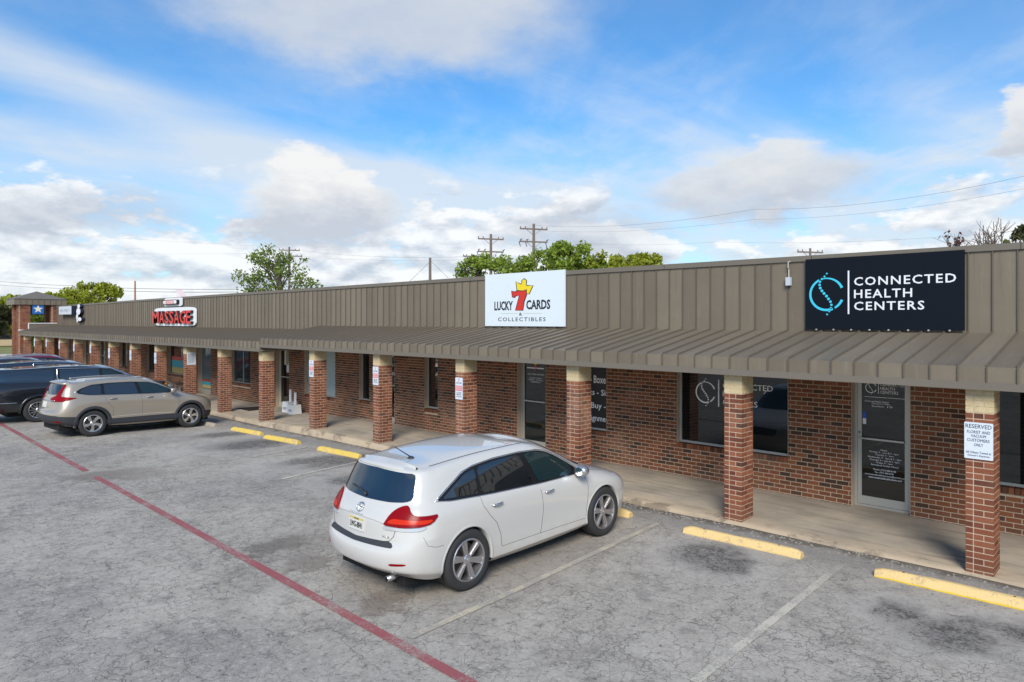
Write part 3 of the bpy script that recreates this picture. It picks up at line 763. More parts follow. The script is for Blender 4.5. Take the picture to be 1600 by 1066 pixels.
# health centre sign
ys = YS-.075
a = at(1258.7,405,ys); b_ = at(1507,391,ys); zb_ = at(1258.7,514,ys).z; x0, x1 = a.x, b_.x; z0 = (zb_+at(1506,517.5,ys).z)/2; z1 = (a.z+b_.z)/2
S = sgn_root('wall_sign', 'large black sign with cyan spine logo and white text CONNECTED HEALTH CENTERS', 'sign', (x0, ys, z0))
m = MB(); m.box(x0, x1, ys, ys+.035, z0, z1); place(m.build('panel', pbr('navy_black_panel', (.006,.009,.015), .5, 0, .15, var=.1)), S)
w, h = x1-x0, z1-z0; gx = lambda t: x0+t*w; gz = lambda t: z0+t*h
m = MB(); arc_logo(m, gx(.150), gz(.495), h*.222, ys-.001, .13, .004); place(m.build('emblem', CYAN), S)
m = MB(); m.box(gx(.296), gx(.306), ys-.005, ys-.001, gz(.215), gz(.81)); place(m.build('divider', WHITE), S)
for s, a0, a1, c0, c1 in (('CONNECTED',.338,.955,.60,.715),('HEALTH',.338,.703,.43,.545),('CENTERS',.338,.775,.265,.38)):
    place(text('lettering', s, gx(a0), gx(a1), gz(c0), gz(c1), ys-.001, WHITE, None, .004, spacing=1.18, bold=.012), S)
m = MB()
for i in range(8): m.box(gx(.08+.12*i)-.012, gx(.08+.12*i)+.012, ys-.02, ys, z0-.012, z0+.01)
place(m.build('clip', FRAME), S)
# lucky sign
ys = YS-.07; a = at(758,430,ys); b_ = at(882.5,422.5,ys); z0 = (at(758,509,ys).z+at(882,511,ys).z)/2; z1 = (a.z+b_.z)/2+.01; x0, x1 = a.x, b_.x
S = sgn_root('wall_sign', 'white sign with crowned red 7 and text LUCKY 7 CARDS & COLLECTIBLES', 'sign', (x0, ys, z0))
m = MB(); m.box(x0, x1, ys, ys+.04, z0, z1); place(m.build('panel', pbr('white_sign_panel', (.68,.75,.83), .4, var=.03)), S)
w, h = x1-x0, z1-z0; gx = lambda t: x0+t*w; gz = lambda t: z0+t*h
for s, a0, a1, c0, c1 in (('LUCKY',.13,.375,.30,.475),('CARDS',.545,.835,.31,.485),('COLLECTIBLES',.18,.78,.095,.165),('&',.455,.49,.20,.255)):
    place(text('lettering', s, gx(a0), gx(a1), gz(c0), gz(c1), ys-.001, DARKL, None, .004, spacing=(1.0 if c1 > .3 else 1.25), bold=(.03 if c1 > .3 else 0)), S)
m = MB(); m.box(gx(.22),gx(.435),ys-.004,ys-.001,gz(.238),gz(.243)); m.box(gx(.51),gx(.74),ys-.004,ys-.001,gz(.238),gz(.243)); place(m.build('divider', pbr('pale_green_line',(.45,.55,.35),.6)), S)
seven = [(.365,.67),(.375,.55),(.395,.545),(.41,.575),(.465,.575),(.415,.30),(.50,.30),(.515,.46),(.545,.58),(.545,.675),(.50,.645),(.44,.66),(.40,.635),(.38,.645)]
crown = [(.44,.665),(.42,.83),(.465,.78),(.50,.72),(.53,.84),(.49,.73),(.52,.84),(.54,.86),(.545,.80),(.56,.75),(.615,.73),(.58,.60),(.55,.62),(.545,.68),(.50,.65)]
crown = [(.432,.670),(.420,.835),(.475,.775),(.492,.79),(.495,.85),(.520,.875),(.545,.845),(.540,.775),(.552,.745),(.625,.745),(.578,.600),(.550,.600),(.540,.665),(.495,.645)]
def grow(poly, k):
    cx = sum(p[0] for p in poly)/len(poly); cz = sum(p[1] for p in poly)/len(poly)
    out = []
    for i, p in enumerate(poly):
        a, b2 = Vector(poly[i-1]), Vector(poly[(i+1) % len(poly)]); t = (b2-a).normalized(); n_ = Vector((-t.y, t.x))
        out.append((p[0]+n_.x*k*.6, p[1]+n_.y*k))
    return out
def area(p): return sum(p[i-1][0]*p[i][1]-p[i][0]*p[i-1][1] for i in range(len(p)))/2
for poly, mat, nm, yo in ((crown, YEL, 'crown_emblem', 0), (seven, RED, 'seven_emblem', .004)):
    k = .017*(1 if area(poly) < 0 else -1)
    m = MB(); m.prism([(gx(p[0]), gz(p[1])) for p in grow(poly, k)], ys-.004-yo, ys-.001-yo, 0); m.prism([(gx(p[0]), gz(p[1])) for p in poly], ys-.0065-yo, ys-.0042-yo, 1)
    place(m.build(nm, [DARKL, mat]), S)
# massage sign: channel letters on a white backing with an oval on top
ys = YS-.10; z0 = at(272,509.5,ys).z; z1 = at(272,480.5,ys).z; x0, x1 = AX(241,ys), AX(306,ys)
S = sgn_root('channel_sign', 'red channel letters MASSAGE on white backing with small oval above', 'sign', (x0, ys, z0))
ov = lambda cx, cz, rx, rz, n=20: [(cx+rx*(abs(math.cos(t))**.25)*(1 if math.cos(t) > 0 else -1), cz+rz*(abs(math.sin(t))**.25)*(1 if math.sin(t) > 0 else -1)) for t in [2*math.pi*(i+.5)/n for i in range(n)]]
xo0, xo1, zo0, zo1 = AX(257,ys), AX(284,ys), at(270,479,ys).z, at(270,465.5,ys).z
m = MB(); m.prism(ov((x0+x1)/2, (z0+z1)/2, (x1-x0)/2, (z1-z0)/2), ys, ys+.05); m.prism(ov((xo0+xo1)/2, (zo0+zo1)/2, (xo1-xo0)/2, (zo1-zo0)/2), ys+.002, ys+.048); place(m.build('backing', WHITE), S)
t = text('lettering', 'MASSAGE', x0+.18, x1-.25, z0+.11, z1-.16, ys, RED, None, .005, bold=.02)
# deepen the letters: dark returns
def deep_letters(s, a0, a1, c0, c1, y, fm, sm, dp, root, **k):
    t = text('letter', s, a0, a1, c0, c1, y, fm, None, dp, **k)
    t.data.materials.append(sm)
    for p in t.data.polygons:
        if abs(p.normal.y) < .5: p.material_index = 1
    return place(t, root)
bpy.data.objects.remove(t)
n_ = 7; wtot = (x1-x0)-.36
for i, ch in enumerate('MASSAGE'):
    wa = [1.35,1,.85,.85,1,1.05,.85]; tot = sum(wa); a0 = x0+.14+wtot*sum(wa[:i])/tot; a1 = a0+wtot*wa[i]/tot*.92
    deep_letters(ch, a0, a1, z0+.12, z1-.17, ys, RED, pbr('dark_return',(.012,.01,.012),.5), .14, S, bold=.02)
m = MB(); m.prism(ov((xo0+xo1)/2-.05, (zo0+zo1)/2, (xo1-xo0)/2-.25, (zo1-zo0)/2-.10), ys-.13, ys, 0); m.prism(ov((xo0+xo1)/2-.05, (zo0+zo1)/2, (xo1-xo0)/2-.28, (zo1-zo0)/2-.13), ys-.135, ys-.131, 1)
place(m.build('oval', [pbr('dark_return',(.012,.01,.012),.5), WHITE]), S)
place(text('lettering', 'ORIENTAL', xo0+.45, xo1-.6, (zo0+zo1)/2-.1, (zo0+zo1)/2+.1, ys-.136, RED, None, .004), S)
# white cabinet sign and small white figure sign at the far end
ys = YS-.32; x0, x1 = AX(92,ys), AX(111.5,ys); z0, z1 = at(100,492,ys).z, at(100,478.5,ys).z
S = sgn_root('cabinet_sign', 'small white box sign with faint lettering standing off the far end of the parapet', 'sign', (x0, ys, z0))
m = MB(); m.box(x0, x1, ys+.006, YS-.02, z0, z1); place(m.build('cabinet', pbr('navy_cabinet',(.02,.025,.05),.4)), S)
m = MB(); m.box(x0, x1-.02, ys, ys+.005, z0+.02, z1-.02); place(m.build('face', pbr('lit_face',(.62,.65,.68),.4)), S)
place(text('lettering', 'MAX MART 1', x0+.35, x1-.45, (z0+z1)/2-.10, (z0+z1)/2+.10, ys-.001, pbr('grey_lettering',(.25,.3,.4),.5), None, .003), S)
ys = YS-.02; cx = AX(128,ys); zc = at(128,490,ys).z; k = (at(128,476,ys).z-at(128,505,ys).z)/2
S = sgn_root('channel_sign', 'white cut-out figure sign with dark sides beside the white box sign', 'sign', (cx, ys, zc-k))
m = MB()
def blobp(px, pz, rx, rz): m.prism([(cx+px*k+rx*k*math.cos(2*math.pi*i/14), zc+pz*k+rz*k*math.sin(2*math.pi*i/14)) for i in range(14)], ys-.20, ys, 0); m.prism([(cx+px*k+rx*k*.93*math.cos(2*math.pi*i/14), zc+pz*k+rz*k*.93*math.sin(2*math.pi*i/14)) for i in range(14)], ys-.206, ys-.201, 1)
blobp(.1,.78,.55,.24); blobp(-.05,.22,.85,.40); blobp(-.55,-.35,.42,.36); blobp(.45,-.62,.75,.22); blobp(-.45,-.80,.3,.18)
place(m.build('figure', [pbr('navy_cabinet',(.02,.025,.05),.4), WHITE]), S)
# star sign tower
TW = empty('gable_tower', (-60.6, 11.4, 0)); tag(TW, 'square brick sign tower with pyramid metal roof at the far end of the strip', 'tower')
tx1 = XLL-.25; tx0 = tx1-1.75; ty0, ty1 = 10.25, 12.6
def tb(mbx, name, mats, **k): return place(mbx.build(name, mats, **k), TW)
for (xx0, yy0, w_, d_) in ((tx1-.75, ty0, .75, .72), (tx1-.75, ty1-.35, .75, .55), (tx0-.6, ty0, .6, .7), (tx0-.6, ty1-.35, .6, .55)):
    m = MB(); m.box(xx0+.01, xx0+w_-.01, yy0+.01, yy0+d_-.01, -.4, 4.4); p = tb(m, 'pylon', MORTAR)
    m = MB(); z = -.3; i = 0
    while z < 4.35:
        for (ax, ay, L, hor) in ((xx0, yy0, w_, 1), (xx0+w_-.09, yy0+.09, d_-.09, 0)):
            t0 = -(.1 if i % 2 else 0)
            while t0 < L:
                s0, s1 = max(t0, 0)+.005, min(t0+BL, L)-.005
                if s1-s0 > .03:
                    if hor: m.box(ax+s0, ax+s1, ay, ay+.085, z+.005, z+CH-.005)
                    else: m.box(ax, ax+.09, ay+s0, ay+s1, z+.005, z+CH-.005)
                t0 += BL
        z += CH; i += 1
    o = m.build('bricks', BR_PIL, p); o['kind'] = 'stuff'
m = MB(); e0, e1, f0, f1_ = tx0-1.0, tx1+.12, ty0-.28, ty1+.6
zf0, zf1, za = 4.42, 4.84, 5.45
m.box(e0, e1, f0, f1_, zf0, zf1); ax_, ay_ = (e0+e1)/2, (f0+f1_)/2
m.add([(e0-.05,f0-.05,zf1+.002),(e1+.05,f0-.05,zf1+.002),(e1+.05,f1_+.05,zf1+.002),(e0-.05,f1_+.05,zf1+.002),(ax_,ay_,za)], [(0,1,4),(1,2,4),(2,3,4),(3,0,4),(3,2,1,0)])
rf = tb(m, 'roof', METAL)
m = MB()
for i in range(1, 9):
    t = f0+(f1_-f0)*i/9; m.box(e1, e1+.03, t-.015, t+.015, zf0, zf1)
m.build('seam', METAL_D, rf)
def atx(px, py, X):     # point on plane X
    u = px-800; s, c = math.sin(TH), math.cos(TH); Y = X*(u*c+F*s)/(u*s-F*c); z = -X*c+Y*s
    return Vector((X, Y, HC+(HZ-py)*z/F))
xq = tx1+.05; a, b_ = atx(49,492,xq), atx(70,474.5,xq)
S = sgn_root('star_sign', 'blue square sign with white five-pointed star hung in the brick tower', 'sign', (xq, a.y, a.z))
m = MB(); m.box(xq-.3, xq-.012, a.y, b_.y, a.z, b_.z, 0); m.box(xq-.01, xq, a.y+.06, b_.y-.06, a.z+.06, b_.z-.06, 1); place(m.build('cabinet', [BLACK, pbr('blue_face',(.02,.13,.42),.4)]), S)
cy, cz, r = (a.y+b_.y)/2, (a.z+b_.z)/2, (b_.z-a.z)*.37
st = [(r*(1 if i % 2 == 0 else .42)*math.sin(math.pi*i/5), r*(1 if i % 2 == 0 else .42)*math.cos(math.pi*i/5)) for i in range(10)]
m = MB(); m.prism(st, 0, .012, 0, tr=lambda x, y, z: (xq+.002+y, cy+x, cz+z)); place(m.build('star', pbr('star_face',(.75,.72,.6),.5), fix=True), S)

# small signs on the pillars
def small_sign(k, zc, h, w, label, rows, dx=0.0, face='front'):
    x0, x1, _ = [p for p in PILS if p[2] == k][0]
    xa = (x0+.01+dx) if face == 'front' else x1
    S = empty('notice_sign', (xa, YP-.012, zc-h/2)); tag(S, label, 'notice', 'notice signs fixed to the brick pillars')
    y = YP-.014
    pr = []
    if face == 'front':
        m = MB(); q = [(xa+a_*w, zc-h/2+b2*h) for a_, b2 in ((.03,0),(.97,0),(1,.02),(1,.98),(.97,1),(.03,1),(0,.98),(0,.02))]; m.prism(q, y, y+.008); place(m.build('plate', pbr('sign_plate',(.66,.72,.80),.4)), S)
        for (s, a0, a1, c0, c1, mt) in rows:
            if s is None:
                m = MB(); m.box(xa+a0*w, xa+a1*w, y-.0012, y-.0002, zc-h/2+c0*h, zc-h/2+c1*h); place(m.build('band', mt), S)
            else: place(text('lettering', s, xa+a0*w, xa+a1*w, zc-h/2+c0*h, zc-h/2+c1*h, y-.0013, mt, None, .001), S)
    else:
        m = MB(); m.box(x1+.001, x1+.01, YP+.03, YP+.03+w, zc-h/2, zc+h/2); place(m.build('plate', pbr('sign_plate',(.66,.72,.80),.4)), S)
        m = MB()
        for i in range(9): m.box(x1+.0102, x1+.0115, YP+.06, YP+w-.02, zc+h/2-.07-i*h/11, zc+h/2-.055-i*h/11)
        place(m.build('lettering', DARKL), S)
    return S
zz = lambda p, k: HC+(HZ-p)*((-(PX0-k*PS-.2))*math.cos(TH)+YP*math.sin(TH))/F
PINK = pbr('faded_red_band', (.68,.16,.18), .5)
small_sign(0, (zz(660,0)+zz(717,0))/2, zz(660,0)-zz(717,0), .31, 'white RESERVED florist and vacuum customers notice on the nearest brick pillar',
 [('RESERVED',.05,.95,.84,.95,DARKL),('FLORIST AND',.10,.90,.70,.78,DARKL),('VACUUM',.24,.76,.59,.67,DARKL),('CUSTOMERS',.10,.88,.475,.555,DARKL),('ONLY',.34,.66,.35,.43,DARKL),("All Others Towed at",.06,.93,.15,.215,DARKL),("Owner's Expense",.12,.88,.055,.125,DARKL)], dx=-.02)
lk = [('7',.38,.62,.80,.95,RED),('LUCKY CARDS',.12,.88,.71,.79,DARKL),(None,.05,.95,.39,.63,PINK),('RESERVED',.10,.90,.53,.60,WHITE),('PARKING',.12,.88,.43,.50,WHITE),('CUSTOMER',.15,.85,.27,.33,DARKL),('PARKING ONLY',.15,.85,.19,.25,DARKL),('ALL OTHERS TOWED',.12,.88,.10,.15,DARKL)]
for k, pa, pb, lb in ((3,590,624,'white and red card shop notice on the brick pillar behind the white car roof'),(4,573,601.5,'white and red card shop notice on the pillar left of the slim dark window'),(5,563,589,'white and red card shop notice on the water-stained pillar beside the frosted window')):
    small_sign(k, (zz(pa,k)+zz(pb,k))/2, zz(pa,k)-zz(pb,k), .25, lb, lk)
small_sign(8, (zz(551,8)+zz(570,8))/2, zz(551,8)-zz(570,8), .34, 'white page-like notice on the pillar beside the pale glass door', [], face='side')
for i, (k, pa, pb) in enumerate(((9,551,568),(10,547,563),(11,544,560),(12,539,552),(13,537,549),(14,533,545),(15,530,542),(16,529,541))):
    small_sign(k, (zz(pa,k)+zz(pb,k))/2, zz(pa,k)-zz(pb,k), .25, ['narrow white and teal notice on the pillar left of the poster window','narrow white notice on the second pillar left of the poster window','narrow white notice on the pillar above the dark car bonnet','narrow white notice on the fourth pillar left of the poster window','narrow white notice on the pillar above the black car windscreen','narrow white notice on the sixth pillar left of the poster window','narrow white notice on the second pillar from the sign tower','narrow white notice on the pillar next to the sign tower'][i], [(None,.1,.9,.35,.6,pbr('pale_blue_print',(.4,.5,.7),.5))])

# ------------------------------------------------------------------ wheel stops
def stop_mat(name, col, chip, lo=.52, hi=.6):
    m = bpy.data.materials.new(name); m.use_nodes = True; nt = m.node_tree; b = nt.nodes['Principled BSDF']
    g = nt.nodes.new('ShaderNodeNewGeometry'); a, _ = tnoise(nt, g.outputs['Position'], 5.5, 7, .7); a2, _ = tnoise(nt, g.outputs['Position'], 42, 4, .7)
    sx, sy, sz = sep(nt, g.outputs['Position'])
    c = mixc(nt, (a*.75+a2*.25).step(lo, hi), col, chip); c = mixc(nt, a2.step(.55,.75)*.5, c, (.30,.24,.16))
    nt.links.new(c, b.inputs['Base Color']); b.inputs['Roughness'].default_value = .8
    bp = nt.nodes.new('ShaderNodeBump'); bp.inputs['Strength'].default_value = .5; bp.inputs['Distance'].default_value = .01
    nt.links.new(a2.s, bp.inputs['Height']); nt.links.new(bp.outputs[0], b.inputs['Normal']); return m
SY = stop_mat('pale_yellow_paint', (.74,.53,.23), (.52,.38,.20), .53, .62); SY2 = stop_mat('strong_yellow_paint', (.70,.50,.10), (.52,.38,.20), .50, .60); SG = stop_mat('bare_concrete', (.35,.30,.24), (.22,.18,.15))
SE = pbr('bright_yellow_edge', (.74,.50,.03), .7, var=.3, vscale=6)
def wheel_stop(p, q, label, mat, edge=True, w=.16, h=.115):
    ax, ay = gpt(*p, dz=-.10); bx, by = gpt(*q, dz=-.10)
    L = math.hypot(bx-ax, by-ay); ang = math.atan2(by-ay, bx-ax); z = lotz((ax+bx)/2, ay)
    tilt = math.atan2(lotz(bx,by)-lotz(ax,ay), L)
    S = empty('wheel_stop', (ax, ay, lotz(ax,ay)-.004)); S.rotation_euler = (0, -tilt, ang); tag(S, label, 'wheel stop', 'yellow concrete wheel stops along the walk')
    prof = [(0,0),(.0,.022),(.030,h*.86),(.055,h),(w-.055,h),(w-.03,h*.86),(w,.022),(w,0)]; m = MB(); n = 24
    for i in range(n+1):
        x = L*i/n; e = min(1, .72+min(i, n-i)*.2)
        for (py_, pz_) in prof:
            j = .006*mnoise.noise(Vector((x*6+ax, py_*20, pz_*20)))
            m.v.append((x+(.0 if i else 0), w/2+(py_-w/2)*(.9+.1*e)+j, pz_*e+j))
    k = len(prof)
    for i in range(n):
        for j in range(k-1): m.f.append([i*k+j, (i+1)*k+j, (i+1)*k+j+1, i*k+j+1]); m.m.append(1 if (j == 0 and edge) else 0)
    m.f.append(list(range(k))); m.m.append(0); m.f.append([n*k+j for j in range(k)][::-1]); m.m.append(0)
    m.build('block', [mat, SE], S, fix=True)
    b2 = MB()
    for t in (.18, .82): b2.lathe([(.014,h-.002),(.014,h+.003),(0,h+.004)], 8, axis='z', c=(L*t, w/2, 0))
    b2.build('bolt', pbr('rust',(.10,.05,.03),.8), S)
x0_, y0_ = gpt(1365.5,907.3); 
wheel_stop((1365.5,907.3), (1640,972), 'long pale yellow wheel stop with bright lower edge, nearest the reserved notice pillar', SY)
wheel_stop((1066.6,836.5), (1250,880), 'pale yellow wheel stop in the empty bay right of the white car', SY, False)
wheel_stop((838,782), (982,812), 'broken yellow wheel stop mostly hidden beneath the white car nose', SY, False)
wheel_stop((582.5,717), (690,741), 'yellow wheel stop peeping out left behind the white car roof', SY2, False)
wheel_stop((494.5,700), (559,714), 'chipped yellow wheel stop between the water-stained pillar and the white car', SY2, False)
wheel_stop((411,680), (463.5,690.5), 'chipped yellow wheel stop in front of the pillar at the canopy step', SY2, False)
wheel_stop((360,666), (405,675), 'yellow wheel stop farthest left, nearest the beige car', SY2, False)
wheel_stop((300,655), (334,661), 'worn bare concrete wheel stop under the beige car nose', SG, False)

# ------------------------------------------------------------------ things on the walk
a = AX(378, 11.9)
def mat_(x, y, w, d, lab):
    m = MB(); m.box(x, x+w, y, y+d, walkz(x)+.003, walkz(x)+.018); o = m.build('door_mat', pbr('black_rubber',(.012,.012,.012),.8)); tag(o, lab, 'door mat')
p0 = gpt(378, 636, -.13); p1 = gpt(434, 640, -.13)
_m0, _m1 = gpt(380,637.8,-.13), gpt(433,638.5,-.13)
mat_(_m0[0], _m0[1]-.25, _m1[0]-_m0[0], .95, 'black rubber door mat on the walk before the door at the canopy step')
pc = gpt(446, 643, -.13)
for i, (dx_, dy_, s, lab) in enumerate(((0,.0,.42,'white sign base block with short white post, left of the two beside the door'), (.58,-.12,.36,'smaller white sign base block with short white post, right of the two beside the door'))):
    _pb = gpt(450,644,-.13); bx, by = _pb[0]+dx_+.1, min(12.25, _pb[1]+.2)+dy_; z = walkz(bx)
    S = empty('post_base', (bx, by, z)); tag(S, lab, 'post base', 'white post bases beside the low door')
    m = MB(); m.hexa([(-s/2,-s/2,0),(s/2,-s/2,0),(s/2,s/2,0),(-s/2,s/2,0),(-s/2+.02,-s/2+.02,s*.95),(s/2-.02,-s/2+.02,s*.95),(s/2-.02,s/2-.02,s*.95),(-s/2+.02,s/2-.02,s*.95)]); m.build('block', WHITE, S)
    m = MB(); m.tube([(0.05,0,s*.9),(0.05,0,s+.42)], .05, 10); m.build('post', WHITE, S)
    m = MB(); m.box(-s*.3, s*.3, -s/2-.004, -s/2+.012, s*.3, s*.5); m.build('slot', pbr('grey_plastic',(.4,.42,.44),.5), S)
# bench beneath the poster window
bx0, bx1 = AX(253,11.7), AX(285.5,11.7); z = -.13
S = empty('bench', (bx0, 11.6, z)); tag(S, 'low brown wooden bench with pale legs under the poster window', 'bench')
m = MB(); m.box(0, bx1-bx0, 0, .13, .44, .48); m.build('slat', pbr('brown_wood',(.12,.075,.05),.7,var=.3), S)
m = MB(); m.box(0, bx1-bx0, .15, .28, .44, .48); m.build('slat', pbr('brown_wood',(.12,.075,.05),.7,var=.3), S)
m = MB(); m.box(0, bx1-bx0, .30, .43, .44, .48); m.build('slat', pbr('brown_wood',(.12,.075,.05),.7,var=.3), S)
for t in (.25, (bx1-bx0)*.45, (bx1-bx0)*.88):
    m = MB(); m.box(t, t+.07, .03, .10, 0, .44); m.box(t, t+.07, .33, .40, 0, .44); m.box(t, t+.07, .10, .33, .39, .4385); m.build('leg', pbr('galvanised',(.45,.45,.44),.5,.5), S)
# junction box on the parapet
ys = YS-.02; p = at(1233.5, 440, ys)
S = empty('junction_box', (p.x, ys, p.z)); tag(S, 'small grey electrical box with conduit left of the black health sign', 'junction box')
m = MB(); m.box(-.045, .045, -.07, 0, -.075, .075); m.build('box', pbr('box_grey',(.5,.55,.6),.4), S)
m = MB(); m.tube([(0,-.03,.07),(0,-.03,.22),(0,-.06,.25),(0,-.06,.35),(.03,.02,.372),(.35,.10,.372)], .011, 8); m.build('conduit', pbr('conduit_pale',(.5,.47,.42),.5), S)
# porch light by the low door and number plate
p = at(450, 556, YW); S = empty('wall_light', (p.x, YW-.06, p.z)); tag(S, 'narrow cream wall light fixed beside the door at the canopy step', 'wall light')
m = MB(); m.box(-.06,.06,-.05,.058,-.34,.32); m.build('housing', pbr('cream_plastic',(.6,.57,.47),.5), S)
m = MB(); m.box(-.045,.045,-.058,-.051,-.30,.28); m.build('lens', pbr('lens',(.7,.68,.6),.3), S)
# utility-service boxes on the flat roof
p = at(280, 461, 20); S = empty('roof_unit', (p.x, 20, 3.9)); tag(S, 'small pale pink peaked hood sticking up behind the parapet above MASSAGE', 'roof hood')
k = (at(280,452,20).z-3.9); m = MB(); m.hexa([(-.6,0,0),(.6,0,0),(.6,.4,0),(-.6,.4,0),(-.6,0,k*.97),(.6,0,k*.62),(.6,.4,k*.62),(-.6,.4,k*.97)]); m.build('hood', pbr('pale_pink',(.82,.74,.74),.6), S)
m = MB(); m.hexa([(-.64,-.03,k*.98),(.64,-.03,k*.63),(.64,.43,k*.63),(-.64,.43,k*.98),(-.64,-.03,k*1.0),(.64,-.03,k*.65),(.64,.43,k*.65),(-.64,.43,k*1.0)]); m.build('lid', pbr('rusty_pink',(.75,.6,.58),.6), S)
# ------------------------------------------------------------------ cars
TYRE = pbr('tyre_rubber', (.030,.030,.031), .75, bump=.3, bscale=60)
RIM = pbr('grey_alloy', (.50,.49,.50), .28, .85)
RIM_B = pbr('bright_alloy', (.60,.60,.61), .25, .85)
RIM_D = pbr('dark_alloy', (.05,.05,.055), .4, .6)
CHROME = pbr('chrome', (.75,.76,.78), .08, 1)
CGLASS = pbr('tinted_car_glass', (.006,.010,.014), .015, 0, .5, ior=2.1)
CGLASS_F = pbr('front_car_glass', (.012,.028,.032), .015, 0, .5, ior=1.6)
PLAST = pbr('black_plastic', (.035,.037,.042), .55)
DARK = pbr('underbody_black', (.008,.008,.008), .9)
SEAM = pbr('seam_shadow_gap', (.10,.10,.10), .8)
LRED_ = pbr('red_lens', (.22,.002,.005), .25, 0, .2)
LORG = pbr('orange_red_lens', (.55,.025,.005), .22, 0, .25)
LCLR = pbr('clear_lens', (.55,.56,.58), .1, .3, coat=.5)
LAMB = pbr('amber_lens', (.7,.22,.02), .15)
def paint(name, col, rough=.32, metal=0, coat=1.0):
    return pbr(name, col, rough, metal, .5, coat, coatr=.02)

def grime(m, lo, hi, col, k):
    nt = m.node_tree; b = nt.nodes['Principled BSDF']; g = nt.nodes.new('ShaderNodeNewGeometry'); x, y, z = sep(nt, g.outputs['Position']); n, _ = tnoise(nt, g.outputs['Position'], 7, 5, .6)
    base = b.inputs['Base Color'].default_value[:3]; f = ((1-(z+(n-.5)*.2).step(lo, hi))*k).sat()
    nt.links.new(mixc(nt, f, base, col), b.inputs['Base Color'])
# half-body cage: rings bottom->top, 14 columns rear-centre -> side -> front-centre
CAGE = [
 [(-2.30,0,.33),(-2.26,.45,.33),(-2.10,.76,.30),(-1.97,.84,.27),(-1.82,.86,.24),(-1.39,.86,.24),(-.95,.86,.22),(0,.86,.20),(.95,.86,.22),(1.39,.86,.24),(1.80,.84,.22),(2.05,.74,.20),(2.22,.42,.20),(2.27,0,.20)],
 [(-2.43,0,.42),(-2.39,.50,.42),(-2.24,.82,.40),(-2.02,.92,.37),(-1.82,.94,.33),(-1.39,.94,.30),(-.95,.935,.28),(0,.93,.28),(.95,.935,.28),(1.39,.94,.30),(1.80,.93,.29),(2.12,.82,.29),(2.34,.45,.29),(2.39,0,.29)],
 [(-2.47,0,.60),(-2.43,.50,.60),(-2.28,.85,.60),(-2.02,.955,.59),(-1.82,.965,.57),(-1.39,.965,.57),(-.95,.92,.42),(0,.905,.40),(.95,.92,.42),(1.39,.965,.57),(1.80,.95,.56),(2.14,.85,.55),(2.37,.47,.54),(2.43,0,.54)],
 [(-2.38,0,.70),(-2.34,.50,.71),(-2.23,.83,.74),(-2.02,.955,.76),(-1.82,.97,.77),(-1.39,.97,.77),(-.95,.945,.70),(0,.935,.66),(.95,.945,.70),(1.39,.97,.74),(1.80,.95,.71),(2.13,.84,.69),(2.35,.47,.67),(2.41,0,.67)],
 [(-2.36,0,.94),(-2.32,.50,.95),(-2.17,.81,.96),(-1.98,.915,.97),(-1.78,.945,.96),(-1.39,.955,.95),(-.95,.945,.92),(0,.94,.89),(.95,.94,.87),(1.39,.945,.88),(1.78,.91,.85),(2.06,.79,.80),(2.27,.43,.77),(2.33,0,.76)],
 [(-2.30,0,1.06),(-2.25,.48,1.07),(-2.10,.78,1.09),(-1.92,.865,1.10),(-1.72,.89,1.09),(-1.39,.905,1.07),(-.95,.905,1.05),(0,.905,1.01),(.85,.89,.985),(1.30,.83,.98),(1.62,.73,.95),(1.86,.61,.90),(2.04,.36,.865),(2.09,0,.86)],
 [(-2.24,0,1.12),(-2.20,.47,1.13),(-2.05,.74,1.15),(-1.88,.82,1.155),(-1.70,.845,1.145),(-1.39,.86,1.13),(-.95,.865,1.10),(0,.87,1.06),(.75,.85,1.035),(1.02,.77,1.04),(1.18,.65,1.045),(1.28,.5,1.05),(1.36,.3,1.055),(1.39,0,1.055)],
 [(-2.13,0,1.32),(-2.10,.47,1.33),(-1.97,.72,1.34),(-1.80,.775,1.34),(-1.60,.785,1.34),(-1.30,.785,1.33),(-.90,.795,1.32),(0,.80,1.31),(.46,.775,1.29),(.66,.71,1.285),(.76,.6,1.29),(.82,.46,1.295),(.87,.27,1.30),(.90,0,1.30)],
 [(-2.05,0,1.485),(-2.02,.45,1.485),(-1.90,.655,1.48),(-1.72,.705,1.48),(-1.50,.715,1.495),(-1.22,.70,1.515),(-.82,.71,1.535),(-.12,.71,1.54),(.10,.695,1.515),(.22,.64,1.505),(.30,.54,1.51),(.35,.42,1.52),(.39,.25,1.53),(.41,0,1.53)],
 [(-1.97,0,1.53),(-1.94,.40,1.53),(-1.82,.56,1.525),(-1.62,.615,1.53),(-1.42,.63,1.55),(-1.15,.62,1.575),(-.77,.62,1.595),(-.17,.62,1.60),(-.02,.60,1.58),(.06,.54,1.57),(.12,.45,1.575),(.16,.34,1.585),(.19,.2,1.59),(.20,0,1.59)],
]
RX = [None,-1.75,-1.60,-1.45,-1.32,-1.10,-.75,-.30,-.16,-.08,-.02,.02,.05,None]
